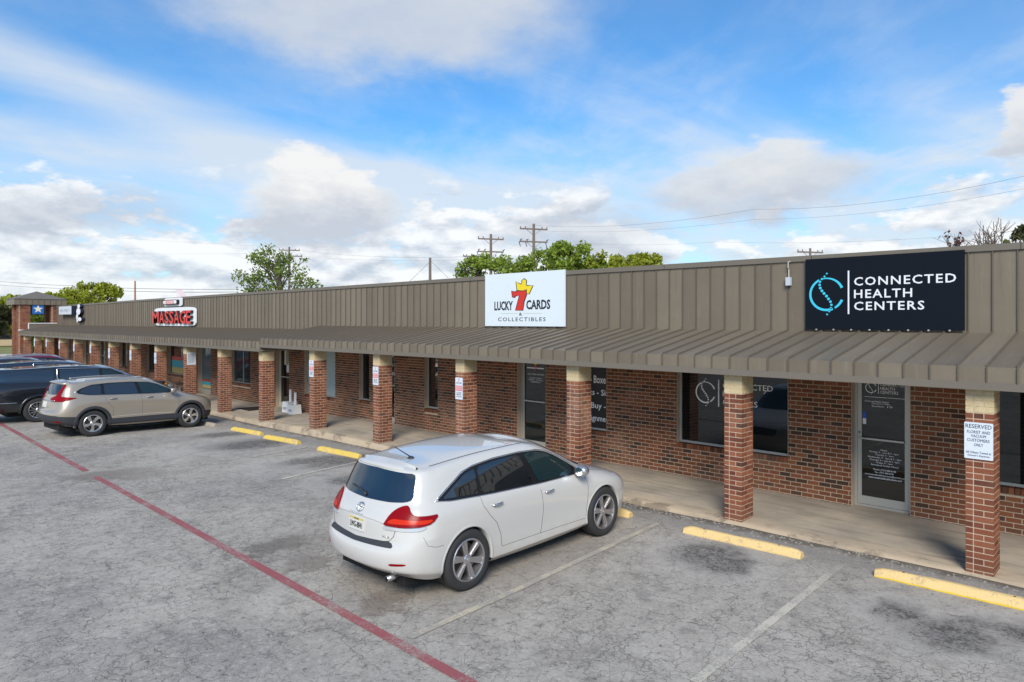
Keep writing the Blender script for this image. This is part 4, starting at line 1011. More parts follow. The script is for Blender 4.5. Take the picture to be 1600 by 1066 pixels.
def make_shell(cfg):
    f = cfg['map']; n = 14
    rings = [[Vector(f(x, y, z, j)) for (x, y, z) in ring] for j, ring in enumerate(CAGE)]
    vs, fs = [], []
    for r in rings: vs += r
    for j in range(len(rings)-1):
        for i in range(n-1):
            a = j*n+i; fs.append((a, a+1, a+1+n, a+n))
    top = (len(rings)-1)*n; b = len(vs); cidx = {0: top, n-1: top+n-1}
    for i in range(1, n-1):
        z = .5*(rings[-1][min(i, 6)].z + rings[-1][max(i, 7)].z if False else 0)
        zc = max(rings[-1][i].z, rings[-1][i].z)+.018
        x = f(RX[i], 0, 1.6, 9)[0]; vs.append(Vector((x, 0, zc))); cidx[i] = len(vs)-1
    for i in range(n-1): 
        q = [top+i, top+i+1, cidx[i+1], cidx[i]]; q2 = []
        for t in q:
            if t not in q2: q2.append(t)
        fs.append(tuple(q2))
    N = len(vs); mir = []
    for i, v in enumerate(vs): mir.append(Vector((v.x, -v.y, v.z)))
    me = bpy.data.meshes.new('body'); me.from_pydata([tuple(v) for v in vs+mir], [], fs+[tuple(N+k for k in reversed(q)) for q in fs])
    bm = bmesh.new(); bm.from_mesh(me); bmesh.ops.remove_doubles(bm, verts=bm.verts, dist=1e-4)
    bmesh.ops.recalc_face_normals(bm, faces=bm.faces)
    cl = bm.edges.layers.float.new('crease_edge')
    pos = {}
    for j, rg_ in enumerate(rings):
        for i, v in enumerate(rg_): pos[(round(v.x, 3), round(abs(v.y), 3), round(v.z, 3))] = (j, i)
    cr = cfg.get('crease', {})
    for e in bm.edges:
        a = pos.get(tuple(round(q, 3) for q in (e.verts[0].co.x, abs(e.verts[0].co.y), e.verts[0].co.z))); b = pos.get(tuple(round(q, 3) for q in (e.verts[1].co.x, abs(e.verts[1].co.y), e.verts[1].co.z)))
        if a and b and a[0] == b[0]:
            for (j, i0, i1, k) in cr:
                if a[0] == j and i0 <= min(a[1], b[1]) and max(a[1], b[1]) <= i1: e[cl] = k
    bm.to_mesh(me); bm.free()
    o = bpy.data.objects.new('tmp', me); COL.objects.link(o)
    md = o.modifiers.new('s', 'SUBSURF'); md.levels = md.render_levels = cfg.get('lev', 4)
    dg = bpy.context.evaluated_depsgraph_get(); out = bpy.data.meshes.new_from_object(o.evaluated_get(dg))
    bpy.data.objects.remove(o); bpy.data.meshes.remove(me)
    return out

class Car:
    def __init__(s, name, label, cfg):
        s.cfg = cfg; s.root = empty(name); tag(s.root, label, cfg['cat']); s.paint = cfg['paint']
        me = make_shell(cfg); me.materials.append(s.paint)
        bm = bmesh.new(); bm.from_mesh(me); bm.normal_update()
        s.bvh = BVHTree.FromBMesh(bm)
        # crisp wheel openings
        RA = cfg['arch']; zc = cfg['wr']
        for ax in cfg['axles']:
            ins = set()
            for v in bm.verts:
                if abs(v.co.y) > .55 and math.hypot(v.co.x-ax, v.co.z-zc) < RA: ins.add(v)
            kill = [f_ for f_ in bm.faces if all(v in ins for v in f_.verts)]
            keep = set(v for f_ in bm.faces if f_ not in set(kill) for v in f_.verts)
            bmesh.ops.delete(bm, geom=kill, context='FACES')
            for v in list(bm.verts):
                if v.is_valid and v in ins:
                    d = Vector((v.co.x-ax, v.co.z-zc)); L = d.length or 1; v.co.x = ax+d.x/L*RA; v.co.z = zc+d.y/L*RA
        bm.to_mesh(me); bm.free()
        s.body = link('body', me, s.root, None, True)
    DIRS = {'side': (Vector((1,0,0)), Vector((0,0,1)), Vector((0,-1,0)), 3), 'rear': (Vector((0,-1,0)), Vector((0,0,1)), Vector((1,0,0)), 5),
            'front': (Vector((0,1,0)), Vector((0,0,1)), Vector((-1,0,0)), 5), 'top': (Vector((1,0,0)), Vector((0,1,0)), Vector((0,0,-1)), 4),
            'corner': (Vector((.7071,-.7071,0)), Vector((0,0,1)), Vector((.7071,.7071,0)), 4)}
    def hit(s, a, b, mode, off=0, sy=1):
        U, V_, D, dist = s.DIRS[mode]
        if 'pz' in s.cfg and mode != 'top': b = interp(b, s.cfg['pz'])
        if mode == 'corner':                # looking at the rear right corner (y<0): a measured from the corner line
            U = Vector((.7071,-.7071,0)); D = Vector((.7071,.7071,0)); base = Vector((-3, -2.2, 0)) 
            o = base*0+U*a+V_*b-D*4
        else: o = U*a+V_*b-D*dist
        h, nrm, _, _ = s.bvh.ray_cast(o, D)
        if h is None: return None
        if nrm.dot(D) > 0: nrm = -nrm
        p = h+nrm*off
        return p
    def patch(s, name, poly, mode, mat, off=.004, both=True, parent=None, depth=.02, res=.045, cham=1, only=None):
        poly = [Vector(p) for p in poly]
        for _ in range(cham):
            q = []
            for i in range(len(poly)):
                a, b = poly[i], poly[(i+1) % len(poly)]
                if (b-a).length < .02: q.append(a.lerp(b,.5)); continue
                k = min(.25, .03/(b-a).length); q += [a.lerp(b, k), a.lerp(b, 1-k)]
            poly = q
        pts = []
        for i in range(len(poly)):
            a, b = poly[i], poly[(i+1) % len(poly)]; n = max(1, int((b-a).length/res))
            for k in range(n): pts.append(a.lerp(b, k/n))
        nb_ = len(pts)
        def inside(p):
            c = False
            for i in range(len(poly)):
                a, b = poly[i-1], poly[i]
                if (a.y > p.y) != (b.y > p.y) and p.x < (b.x-a.x)*(p.y-a.y)/(b.y-a.y)+a.x: c = not c
            return c
        def dist(p):
            return min((p-q).length for q in pts)
        x0, x1 = min(p.x for p in poly), max(p.x for p in poly); y0, y1 = min(p.y for p in poly), max(p.y for p in poly)
        x = x0+res/2
        while x < x1:
            y = y0+res/2
            while y < y1:
                p = Vector((x, y))
                if inside(p) and dist(p) > res*.45: pts.append(p)
                y += res
            x += res
        vv, _, ff, _, _, _ = delaunay_2d_cdt(pts, [(i, (i+1) % nb_) for i in range(nb_)], [], 1, 1e-5)
        vv3 = [s.hit(p.x, p.y, mode, off) for p in vv]
        last = next((p for p in vv3 if p is not None), None)
        if last is None: return None
        vv3 = [p if p is not None else None for p in vv3]
        ff = [f_ for f_ in ff if all(vv3[i] is not None for i in f_)]
        if not ff: return None
        used = {}; cnt = {}
        for f_ in ff:
            for i in range(len(f_)):
                e = (f_[i], f_[(i+1) % len(f_)]); cnt[e] = 1
        D = s.DIRS[mode][2]
        outs = []
        modes = [1, -1] if both else [1]
        for sg in modes:
            m = MB(); idx = {}
            flip = False
            def gi(i, back=False):
                if (i, back) not in idx:
                    p = vv3[i]+(D*depth if back else Vector()); idx[(i, back)] = len(m.v); m.v.append((p.x, p.y*sg, p.z))
                return idx[(i, back)]
            for f_ in ff: m.f.append([gi(i) for i in f_]); m.m.append(0)
            for (a, b) in cnt:
                if (b, a) not in cnt: m.f.append([gi(a), gi(b), gi(b, True), gi(a, True)]); m.m.append(0)
            me = m.mesh(name, mat); bm = bmesh.new(); bm.from_mesh(me)
            bmesh.ops.recalc_face_normals(bm, faces=bm.faces)
            # orient outwards
            fr = [f_ for f_ in bm.faces if len(f_.verts) == 3]
            tot = sum((f_.normal for f_ in fr), Vector()); dd = Vector((D.x, D.y*sg, D.z))
            if tot.dot(dd) > 0: bmesh.ops.reverse_faces(bm, faces=bm.faces)
            for e in bm.edges:
                if len(e.link_faces) == 2 and e.link_faces[0].normal.angle(e.link_faces[1].normal, 0) > .7: e.smooth = False
            bm.to_mesh(me); bm.free()
            o = link(name, me, parent if (parent and sg == 1) else s.root, None, True); outs.append(o)
        return outs
    def line(s, name, pts, mode, mat, r=.004, off=0, both=True, closed=False, parent=None, seg=.05, n=6):
        P = []; pts = [Vector(p) for p in pts]
        if closed: pts.append(pts[0])
        for a, b in zip(pts, pts[1:]):
            k = max(1, int((b-a).length/seg))
            for i in range(k): P.append(a.lerp(b, i/k))
        P.append(pts[-1]); Q = [s.hit(p.x, p.y, mode, off) for p in P]; Q = [q for q in Q if q is not None]
        if len(Q) < 2: return
        for sg in ([1, -1] if both else [1]):
            m = MB(); m.tube([(q.x, q.y*sg, q.z) for q in Q], r, n); m.build(name, mat, s.root, smooth=True)
    def arches(s, mat, wid, proud, name='arch_trim'):
        RA = s.cfg['arch']; zc = s.cfg['wr']
        for ax in s.cfg['axles']:
            for sg in (1, -1):
                m = MB(); rows = []
                n = 40
                for i in range(n+1):
                    a = R(-11+202*i/n); row = []
                    for rr, of, inn in ((RA-.004, -.02, .10), (RA-.004, proud*.6, 0), (RA+wid*.3, proud, 0), (RA+wid*.85, proud*.8, 0), (RA+wid, -.004, 0)):
                        q = s.hit(ax+rr*math.cos(a), zc+rr*math.sin(a), 'side', 0)
                        if q is None: q = s.hit(ax+(rr+.05)*math.cos(a), max(zc+(rr+.05)*math.sin(a), .27), 'side', 0)
                        yy = (q.y if q else .9)+of-inn
                        row.append((ax+rr*math.cos(a), -yy*sg if False else (yy*sg), zc+rr*math.sin(a)))
                    row = [r_ for r_ in row]; b0 = len(m.v); m.v += row; rows.append(b0)
                    if i:
                        for k in range(4): m.f.append([rows[i-1]+k, b0+k, b0+k+1, rows[i-1]+k+1]); m.m.append(0)
                m.build(name, mat, s.root, smooth=True, fix=True)
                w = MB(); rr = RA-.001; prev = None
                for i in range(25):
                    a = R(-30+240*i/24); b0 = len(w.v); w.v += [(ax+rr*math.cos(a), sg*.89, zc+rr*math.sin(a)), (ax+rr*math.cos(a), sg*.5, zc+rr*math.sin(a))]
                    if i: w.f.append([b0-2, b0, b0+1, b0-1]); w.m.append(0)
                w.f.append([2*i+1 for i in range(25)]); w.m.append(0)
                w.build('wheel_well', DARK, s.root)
    def wheels(s, style, rimmat, width=.225, y=None, tw=.60):
        wr = s.cfg['wr']; y = y or s.cfg['track']
        for ax in s.cfg['axles']:
            for sg in (-1, 1):
                E = empty('wheel', (ax, sg*y, wr), s.root); 
                if sg > 0: E.rotation_euler.z = math.pi
                E.rotation_euler.y = uni(0, 1.2) if style != 'v' else .25
                h = width/2; rr = wr*tw*1.08
                m = MB(); m.lathe([(rr-.012,h*.7),(rr,h*.92),(rr+.02,h),(wr-.035,h),(wr-.012,h*.85),(wr,h*.6),(wr,0),(wr,-h*.6),(wr-.012,-h*.85),(wr-.035,-h),(rr+.045,-h*1.0),(rr+.015,-h),(rr,-h*.93),(rr-.014,-h*.8)], 48)
                for q in (.25, -.25): pass
                m.build('tyre', TYRE, E, smooth=True)
                ro = rr-.004
                m = MB(); m.lathe([(ro+.004,-h*.90),(ro-.006,-h*.97),(ro-.022,-h*.92),(ro-.03,-h*.55),(ro-.035,h*.5),(ro-.0,h*.8)], 48)
                ns, kind = {'v': (6, 'fork'), 'h': (5, 'hook'), 'g': (7, 'twin'), 'p': (5, 'plain')}[style]
                yo = -h*.80
                for i in range(ns):
                    a = 2*math.pi*i/ns
                    def P(r_, t, yv):       # r outward, t tangential
                        return (r_*math.cos(a)-t*math.sin(a), yv, r_*math.sin(a)+t*math.cos(a))
                    rh = ro*.20
                    if kind == 'fork':
                        m.hexa([P(rh,-.028,yo+.04),P(ro-.012,-.048,yo+.03),P(ro-.012,-.048,yo+.0),P(rh,-.028,yo+.012), P(rh,.028,yo+.04),P(ro-.012,.048,yo+.03),P(ro-.012,.048,yo),P(rh,.028,yo+.012)])
                        m.hexa([P(rh,-.007,yo+.03),P(ro-.014,-.010,yo+.02),P(ro-.014,-.010,yo-.012),P(rh,-.007,yo+.000), P(rh,.007,yo+.03),P(ro-.014,.010,yo+.02),P(ro-.014,.010,yo-.012),P(rh,.007,yo+.0)])
                    elif kind == 'hook':
                        m.hexa([P(rh,-.03,yo+.05),P(ro*.7,-.036,yo+.03),P(ro*.7,-.036,yo),P(rh,-.03,yo+.01), P(rh,.03,yo+.05),P(ro*.7,.036,yo+.03),P(ro*.7,.036,yo),P(rh,.03,yo+.01)])
                        m.hexa([P(ro*.62,-.036,yo+.03),P(ro-.01,-.10,yo+.03),P(ro-.01,-.10,yo),P(ro*.62,-.036,yo), P(ro*.62,.036,yo+.03),P(ro-.01,.02,yo+.03),P(ro-.01,.02,yo),P(ro*.62,.036,yo)])
                    elif kind == 'twin':
                        for t in (-.024, .024):
                            m.hexa([P(rh,t-.012,yo+.05),P(ro-.01,t*2.2-.013,yo+.03),P(ro-.01,t*2.2-.013,yo),P(rh,t-.012,yo+.01), P(rh,t+.012,yo+.05),P(ro-.01,t*2.2+.013,yo+.03),P(ro-.01,t*2.2+.013,yo),P(rh,t+.012,yo+.01)])
                    else:
                        m.hexa([P(rh,-.03,yo+.05),P(ro-.01,-.04,yo+.03),P(ro-.01,-.04,yo),P(rh,-.03,yo+.01), P(rh,.03,yo+.05),P(ro-.01,.04,yo+.03),P(ro-.01,.04,yo),P(rh,.03,yo+.01)])
                m.lathe([(ro*.26,yo+.05),(ro*.26,yo+.012),(ro*.20,yo+.0),(0,yo-.004)], 20)
                m.build('rim', rimmat, E)
                m = MB(); m.lathe([(0,-.01),(ro*.74,-.01),(ro*.74,.01),(0,.01)], 24); m.build('brake_disc', pbr('brake_steel',(.12,.11,.10),.5,.7), E)
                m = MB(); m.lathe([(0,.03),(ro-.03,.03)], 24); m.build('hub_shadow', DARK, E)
                m = MB(); m.lathe([(ro*.12,yo+.0),(ro*.11,yo-.010),(0,yo-.012)], 16); m.build('cap', CHROME, E)
    def mirror_(s, x, z, mat, y0=.90, sc_=1.0, mats2=None):
        for sg in (-1, 1):
            E = empty('door_mirror', (x, sg*y0, z), s.root)
            m = MB(); n = 12
            prof = [(-.075,.62),(-.065,.9),(-.01,1),(.06,.82),(.10,.45),(.115,0.02)]
            for (dx_, k) in prof:
                for i in range(n):
                    a = 2*math.pi*i/n; ca, sa = math.cos(a), math.sin(a)
                    m.v.append((dx_*sc_, sg*(.11+.105*k*math.copysign(abs(ca)**.7, ca))*sc_, (.075*k*math.copysign(abs(sa)**.7, sa)+.01)*sc_))
            for j in range(len(prof)-1):
                for i in range(n): m.f.append([j*n+i, j*n+(i+1) % n, (j+1)*n+(i+1) % n, (j+1)*n+i]); m.m.append(0)
            m.f.append(list(range(n))); m.m.append(0)
            m.build('housing', mat, E, smooth=True, fix=True)
            m = MB(); m.v += [(-.078*sc_, sg*(.11+.085*.62/.62*math.cos(2*math.pi*i/12)*.8)*sc_, (.06*math.sin(2*math.pi*i/12)+.01)*sc_) for i in range(12)]; m.f.append(list(range(12))); m.m.append(0); m.build('glass', CHROME, E)
            m = MB(); m.tube([(0.02,sg*-.04,-.05),(0.01,sg*.03,-.035),(0,sg*.10,-.03)], [.03,.024,.02], 8); m.build('arm', mat, E, smooth=True)
    def handles(s, spots, mat, L=.19):
        for (x, z) in spots:
            for sg in (1, -1):
                q = s.hit(x, z, 'side'); q2 = s.hit(x+L, z+.004, 'side')
                if q is None or q2 is None: continue
                m = MB(); mid = (q+q2)/2
                m.tube([(q.x, (q.y-.002)*sg, q.z), (q.x+.02, (q.y+.028)*sg, q.z), (mid.x, (mid.y+.036)*sg, mid.z), (q2.x-.02, (q2.y+.028)*sg, q2.z), (q2.x, (q2.y-.002)*sg, q2.z)], [.010,.014,.015,.014,.010], 8)
                m.build('door_handle', mat, s.root, smooth=True)
    def under(s):
        m = MB(); a, b = s.cfg['axles']; m.box(a-.75, b+.65, -.66, .66, .19, .34); m.build('underbody', DARK, s.root)
    def finish(s, px, py, ang, scale=1.0, zs=1.0):
        s.root.location = (px, py, 0); s.root.rotation_euler = (0, 0, ang); s.root.scale = (scale, scale, scale*zs)
        d = Vector((math.cos(ang), math.sin(ang))); a, b = s.cfg['axles']
        za = lotz(px+d.x*a*scale, py+d.y*a*scale); zb = lotz(px+d.x*b*scale, py+d.y*b*scale)
        pitch = math.atan2(zb-za, (b-a)*scale)
        s.root.rotation_euler = (0, -pitch, ang); s.root.location.z = za-math.sin(pitch)*a*scale+.004

def cshift(poly, k): return [(a+k, b) for a, b in poly]
def rearpoly(pts): return pts+[(-x, z) for x, z in reversed(pts)]
def wiper(car, pts, mode='rear'):
    car.line('rear_wiper', pts, mode, PLAST, .010, .018, False)

# ---------------- white crossover
PEARL = paint('pearl_white_paint', (.55,.54,.515), .26)
grime(PEARL, .05, .42, (.30,.26,.21), .5)
V1 = Car('parked_car', 'white crossover with dark tinted windows parked nose to the walk, nearest car', dict(cat='car', paint=PEARL, crease=[(3,0,4,.55),(1,0,4,.45),(1,4,9,.6),(4,0,4,.35),(6,3,8,.45),(5,8,13,.35),(2,10,13,.4),(8,0,3,.5)], map=lambda x, y, z, j: (x, y, z), axles=(-1.3875, 1.3875), wr=.372, arch=.405, track=.835))
V1.under(); V1.arches(PEARL, .030, .003); V1.wheels('v', RIM, .245, tw=.66)
DLO = [(-1.80,1.150),(-1.60,1.125),(-.9,1.085),(0,1.048),(.92,1.028),(.99,1.035),(.78,1.17),(.50,1.33),(.30,1.415),(.10,1.462),(-.25,1.485),(-.75,1.478),(-1.12,1.445),(-1.32,1.40),(-1.60,1.26)]
V1.patch('window_surround', DLO, 'side', BLACK, .003)
V1.patch('quarter_window', [(-1.72,1.158),(-1.14,1.122),(-1.12,1.415),(-1.30,1.378),(-1.56,1.25)], 'side', CGLASS, .011)
V1.patch('rear_door_window', [(-1.085,1.115),(-.14,1.073),(-.30,1.462),(-.75,1.452),(-1.07,1.42)], 'side', CGLASS, .011)
V1.patch('front_door_window', [(-.02,1.07),(.74,1.048),(.76,1.15),(.47,1.31),(.27,1.395),(.07,1.44),(-.19,1.46)], 'side', CGLASS_F, .011)
V1.line('window_trim', [(-1.83,1.152),(-1.60,1.12),(-.9,1.079),(0,1.042),(.95,1.022),(1.01,1.035)], 'side', CHROME, .006, .004)
V1.line('window_trim', [(-1.80,1.165),(-1.61,1.27),(-1.33,1.41),(-1.12,1.455),(-.75,1.488),(-.25,1.495),(.10,1.472),(.30,1.425),(.52,1.335),(.80,1.17),(1.01,1.035)], 'side', CHROME, .006, .004)
V1.line('door_seam', [(-.06,1.04),(-.02,.95),(.005,.70),(-.02,.44),(-.05,.38)], 'side', SEAM, .0045, -.0015)
V1.line('door_seam', [(-1.14,1.10),(-1.12,.98),(-1.02,.84),(-.90,.72),(-.82,.55),(-.80,.40)], 'side', SEAM, .0045, -.0015)
V1.line('door_seam', [(.98,1.02),(1.0,.85),(.98,.60),(.95,.40)], 'side', SEAM, .0045, -.0015)
V1.line('door_seam', [(-.80,.39),(.95,.37)], 'side', SEAM, .0035, -.0015)
V1.line('bumper_seam', [(-1.80,.66),(-1.92,.665),(-2.02,.70),(-2.06,.80)], 'side', SEAM, .0035, -.0015)
V1.line('bumper_seam', [(1.80,.60),(1.95,.66),(2.02,.78)], 'side', SEAM, .0035, -.0015)
V1.handles([(-.98,.955),(.02+.02,.925)], CHROME)
V1.mirror_(.80, 1.085, pbr('satin_mirror_shell', (.55,.56,.57), .25, .8), .875)
# rear
V1.patch('rear_window', rearpoly([(0,1.135),(-.45,1.145),(-.635,1.160),(-.695,1.19),(-.635,1.40),(-.60,1.462),(0,1.475)]), 'rear', CGLASS, .005, False)
tl = [(-.47,.925),(-.48,.905),(-.20,.895),(.10,.905),(.24,.93),(.33,1.03),(.18,1.025),(.02,1.03),(-.06,1.06),(-.10,1.15),(-.17,1.15),(-.28,1.11),(-.38,1.04)]
# corner mode: a = (x-y)/sqrt2 ; shift to the corner
def cshift(poly, k): return [(a+k, b) for a, b in poly]
tl = [(-.02+(a_+.09)*.80, .965+(b_-.965)*.86) for a_, b_ in tl]
V1.patch('tail_light', cshift(tl, -.96), 'corner', LRED_, .016)
V1.patch('tail_light_lamp', cshift([(-.29,.938),(.20,.94),(.26,.978),(.08,.98),(-.05,.985),(-.22,.99)], -.96), 'corner', LORG, .020)
V1.patch('reverse_lamp', cshift([(-.33,.865),(.12,.868),(.20,.908),(-.10,.900),(-.33,.905)], -.96), 'corner', LCLR, .014)
V1.line('tailgate_seam', [(.645,.88),(.63,.80),(.58,.745),(.40,.715),(0,.705)], 'rear', SEAM, .0045, 0, True)
V1.line('tailgate_crease', [(.66,.905),(.3,.945),(0,.95),(-.3,.945),(-.66,.905)], 'rear', pbr('crease_shadow',(.42,.42,.42),.4), .006, -.001, False)
V1.patch('bumper_step_pad', rearpoly([(0,.66),(-.66,.675),(-.60,.74),(0,.708)]), 'rear', PLAST, .004, False)
V1.patch('number_plate', [(-.155,.775),(.155,.775),(.155,.925),(-.155,.925)], 'rear', pbr('plate_face',(.62,.62,.58),.4,var=.1), .012, False, cham=0)
for nm, poly, mt in (('plate_band', [(-.15,.895),(.15,.895),(.15,.92),(-.15,.92)], YEL),): V1.patch(nm, poly, 'rear', pbr('plate_gold',(.55,.45,.15),.5), .0135, False, cham=0)
def car_text(car, s, y0, y1, z0, z1, mode, mat, off=.016, name='lettering', bold=0):
    def xf(q):
        if mode == 'rear': h = car.hit(-q.x, q.z, 'rear', off+(-q.y))    # text reads from behind: +x of text -> -y of car
        return h if h else Vector((0, 0, 0))
    def xf2(q):
        h = car.hit(q.x, q.z, 'rear', off-q.y); return h if h is not None else Vector((-2.4, -q.x, q.z))
    t = text(name, s, y0, y1, z0, z1, 0, mat, car.root, .002, xf=xf2, bold=bold); return t
car_text(V1, 'LWG-8841', -.125, .125, .805, .875, 'rear', DARKL, .0145, 'plate_lettering', .01)
car_text(V1, 'TEXAS', -.05, .05, .898, .917, 'rear', DARKL, .015, 'plate_lettering')
car_text(V1, 'VENZA', -.22, .12, .955, .972, 'rear', CHROME, .006, 'badge')
car_text(V1, 'XLE', .47, .58, .775, .798, 'rear', CHROME, .006, 'badge')
for rx, rz, cx, cz in ((.070,.048,0,0),(.046,.017,0,.022),(.017,.044,0,-.002)):
    V1.line('emblem', [(cx+rx*math.cos(2*math.pi*i/20), 1.035+cz+rz*math.sin(2*math.pi*i/20)) for i in range(20)], 'rear', CHROME, .005, .008, False, True)
V1.patch('rear_reflector', [(-.80,.49),(-.62,.475),(-.62,.505),(-.80,.515)], 'rear', LRED_, .004)
wiper(V1, [(0-.02,1.17),(-.12,1.20),(-.36,1.225)][::1])
V1.line('rear_wiper_arm', [(.0,1.165),(-.05,1.185)], 'rear', PLAST, .02, .015, False)
def spoiler(car, x0, x1, zt, hw, drop=.05):
    m = MB(); n = 16; rows = []
    for i in range(n+1):
        t = -1+2*i/n; y = t*hw; cv = .05*t*t*t*t+.06*t*t; dz_ = -.03*t*t
        b0 = len(m.v); m.v += [(x0-cv*.2, y, zt+dz_+.012), (x1+.10+cv, y, zt-.018+dz_), (x1+cv, y, zt-.045+dz_), (x1+.03+cv, y, zt-.075+dz_), (x0-.05, y, zt-.10+dz_)]
        if i:
            for k in range(4): m.f.append([b0-5+k, b0+k, b0+k+1, b0-4+k]); m.m.append(0)
    m.f.append([0,1,2,3,4]); m.m.append(0); m.f.append([n*5+k for k in (4,3,2,1,0)]); m.m.append(0)
    o = m.build('spoiler', car.paint, car.root, smooth=True, fix=True)
    return o
spoiler(V1, -1.86, -2.06, 1.550, .565)
m = MB(); m.tube([(-2.30,-.52,.285),(-2.10,-.52,.29)], .034, 14); V1e = m.build('exhaust_tip', RIM, V1.root, smooth=True)
m = MB(); m.lathe([(0,0),(.03,0)], 12); q = m.build('exhaust_bore', DARK, V1.root); q.rotation_euler.z = math.pi/2; q.location = (-2.303,-.52,.285)
# roof details
V1.line('roof_seam', [(-1.70,-.580),(-1.2,-.600),(-.5,-.61),(.10,-.585)], 'top', SEAM, .009, -.002)
V1.line('glass_roof_seam', [(-.30,-.56),(-.30,0),(-.30,.56)], 'top', SEAM, .004, 0, False)
ht = V1.hit(-1.62, -.12, 'top'); E = empty('aerial', tuple(ht), V1.root)
m = MB(); m.lathe([(.0,.028),(.02,.026),(.04,.012),(.055,-.01)], 16, axis='z'); m.build('base', PLAST, E, smooth=True)
m = MB(); m.tube([(0,0,.015),(-.22,0.04,.17)], [.008,.005], 8); m.build('mast', PLAST, E)
# front
V1.patch('windscreen', rearpoly([(0,1.07),(-.62,1.075),(-.66,1.10),(-.58,1.47),(-.50,1.50),(0,1.515)]), 'front', CGLASS_F, .004, False)
V1.patch('headlight', [(.52,.70),(.80,.73),(.88,.82),(.80,.87),(.55,.80)], 'front', LCLR, .006)
V1.patch('grille', rearpoly([(0,.56),(-.42,.56),(-.46,.70),(0,.73)]), 'front', PLAST, .004, False)
V1.line('bonnet_seam', [(2.18,.10),(2.08,.45),(1.85,.67),(1.5,.76),(1.2,.76)], 'top', SEAM, .004, -.001)
V1.patch('side_marker', [(2.00,.76),(2.16,.76),(2.10,.80),(1.92,.83)], 'side', LAMB, .003)
rc = Vector((-.5*(6.426+6.445), .5*(5.574+8.51)))
V1.finish(-7.30, 7.10, R(90.6), 1.02)

# ---------------- beige compact SUV
def mapper(xm, zm, ys=1.0, rear=None, yrear=1.0, tumble=0):
    def f(x, y, z, j):
        X = interp(x, xm); Z = interp(z, zm); Y = y*ys
        if rear and x < -1.2: X += rear.get(j, 0)*min(1, (-1.2-x)/.6)
        if j >= 7: Y *= 1+tumble*(j-6)
        return (X, Y, Z)
    return f
BEIGE = paint('beige_metallic_paint', (.36,.315,.255), .35, .35)
V2 = Car('parked_car', 'beige compact SUV with black lower cladding parked beside the long black SUV', dict(cat='car', paint=BEIGE, crease=[(3,0,3,.4),(1,0,12,.5),(6,3,8,.5),(5,8,13,.5),(4,10,13,.4),(8,0,3,.5)],
   map=mapper([(-2.47,-2.36),(-1.3875,-1.33),(1.3875,1.33),(2.43,2.26)], [(.2,.24),(.6,.65),(1.0,1.03),(1.1,1.10),(1.6,1.57)], .975, {6:-.05,7:-.07,8:-.06,9:-.03}), axles=(-1.33, 1.33), wr=.362, arch=.40, track=.80, pz=[(0,0),(.64,.65),(1.06,1.07),(1.70,1.575)]))
V2.under(); V2.wheels('h', RIM_B, .235, tw=.62)
V2.arches(PLAST, .085, .014)
V2.patch('window_surround', [(-1.68,1.21),(-1.45,1.15),(-.9,1.13),(0,1.105),(.90,1.09),(.98,1.10),(.74,1.26),(.44,1.42),(.16,1.52),(-.3,1.555),(-.9,1.545),(-1.35,1.50),(-1.62,1.38),(-1.74,1.28)], 'side', BLACK, .003)
V2.patch('quarter_window', [(-1.66,1.25),(-1.45,1.175),(-1.12,1.16),(-1.12,1.50),(-1.34,1.475),(-1.58,1.36)], 'side', CGLASS, .011)
V2.patch('rear_door_window', [(-1.04,1.155),(-.15,1.13),(-.24,1.53),(-.85,1.525),(-1.04,1.51)], 'side', CGLASS, .011)
V2.patch('front_door_window', [(-.05,1.13),(.72,1.11),(.70,1.25),(.42,1.40),(.15,1.49),(-.14,1.525)], 'side', CGLASS_F, .011)
V2.line('window_trim', [(-1.78,1.29),(-1.69,1.205),(-1.45,1.145),(-.9,1.123),(0,1.098),(.99,1.085)], 'side', CHROME, .009, .003)
V2.patch('sill_cladding', [(-.98,.30),(.98,.30),(.98,.47),(-.98,.45)], 'side', PLAST, .012)
V2.patch('bumper_cladding', [(-2.30,.30),(-1.70,.30),(-1.70,.56),(-2.30,.60)], 'side', PLAST, .010)
V2.patch('bumper_cladding', [(1.70,.28),(2.16,.28),(2.16,.46),(1.70,.50)], 'side', PLAST, .010)
V2.patch('rear_bumper_cladding', rearpoly([(0,.30),(-.80,.32),(-.78,.60),(0,.62)]), 'rear', PLAST, .010, False)
V2.line('chrome_strip', [(-.95,.50),(.2,.52),(.85,.50)], 'side', pbr('body_crease',(.55,.5,.44),.3), .006, 0)
for p in ([(-.10,1.10),(-.06,.9),(-.05,.5)], [(-1.08,1.14),(-1.0,.95),(-.84,.75),(-.82,.5)], [(.96,1.07),(.97,.7),(.93,.5)]): V2.line('door_seam', p, 'side', SEAM, .004, -.001)
V2.handles([(-.93,1.01),(.05,1.0)], BEIGE); V2.mirror_(.76, 1.16, BEIGE, .86)
V2.patch('rear_window', rearpoly([(0,1.17),(-.58,1.18),(-.64,1.22),(-.54,1.52),(0,1.54)]), 'rear', CGLASS, .005, False)
V2.patch('tail_light', cshift([(-.42,1.00),(-.36,.965),(.02,.975),(.30,1.07),(.05,1.10),(-.10,1.12),(-.02,1.50),(-.07,1.52),(-.24,1.14),(-.42,1.06)], -.90), 'corner', LRED_, .016)
V2.patch('rear_reflector', [(-.80,.42),(-.60,.41),(-.60,.45),(-.80,.47)], 'rear', LRED_, .014)
V2.patch('number_plate', [(-.155,.80),(.155,.80),(.155,.95),(-.155,.95)], 'rear', pbr('plate_face',(.62,.62,.58),.4), .012, False, cham=0)
V2.line('tailgate_chrome', [(.55,.99),(-.55,.99)], 'rear', CHROME, .014, .01, False)
spoiler(V2, -1.82, -2.10, 1.53, .58)
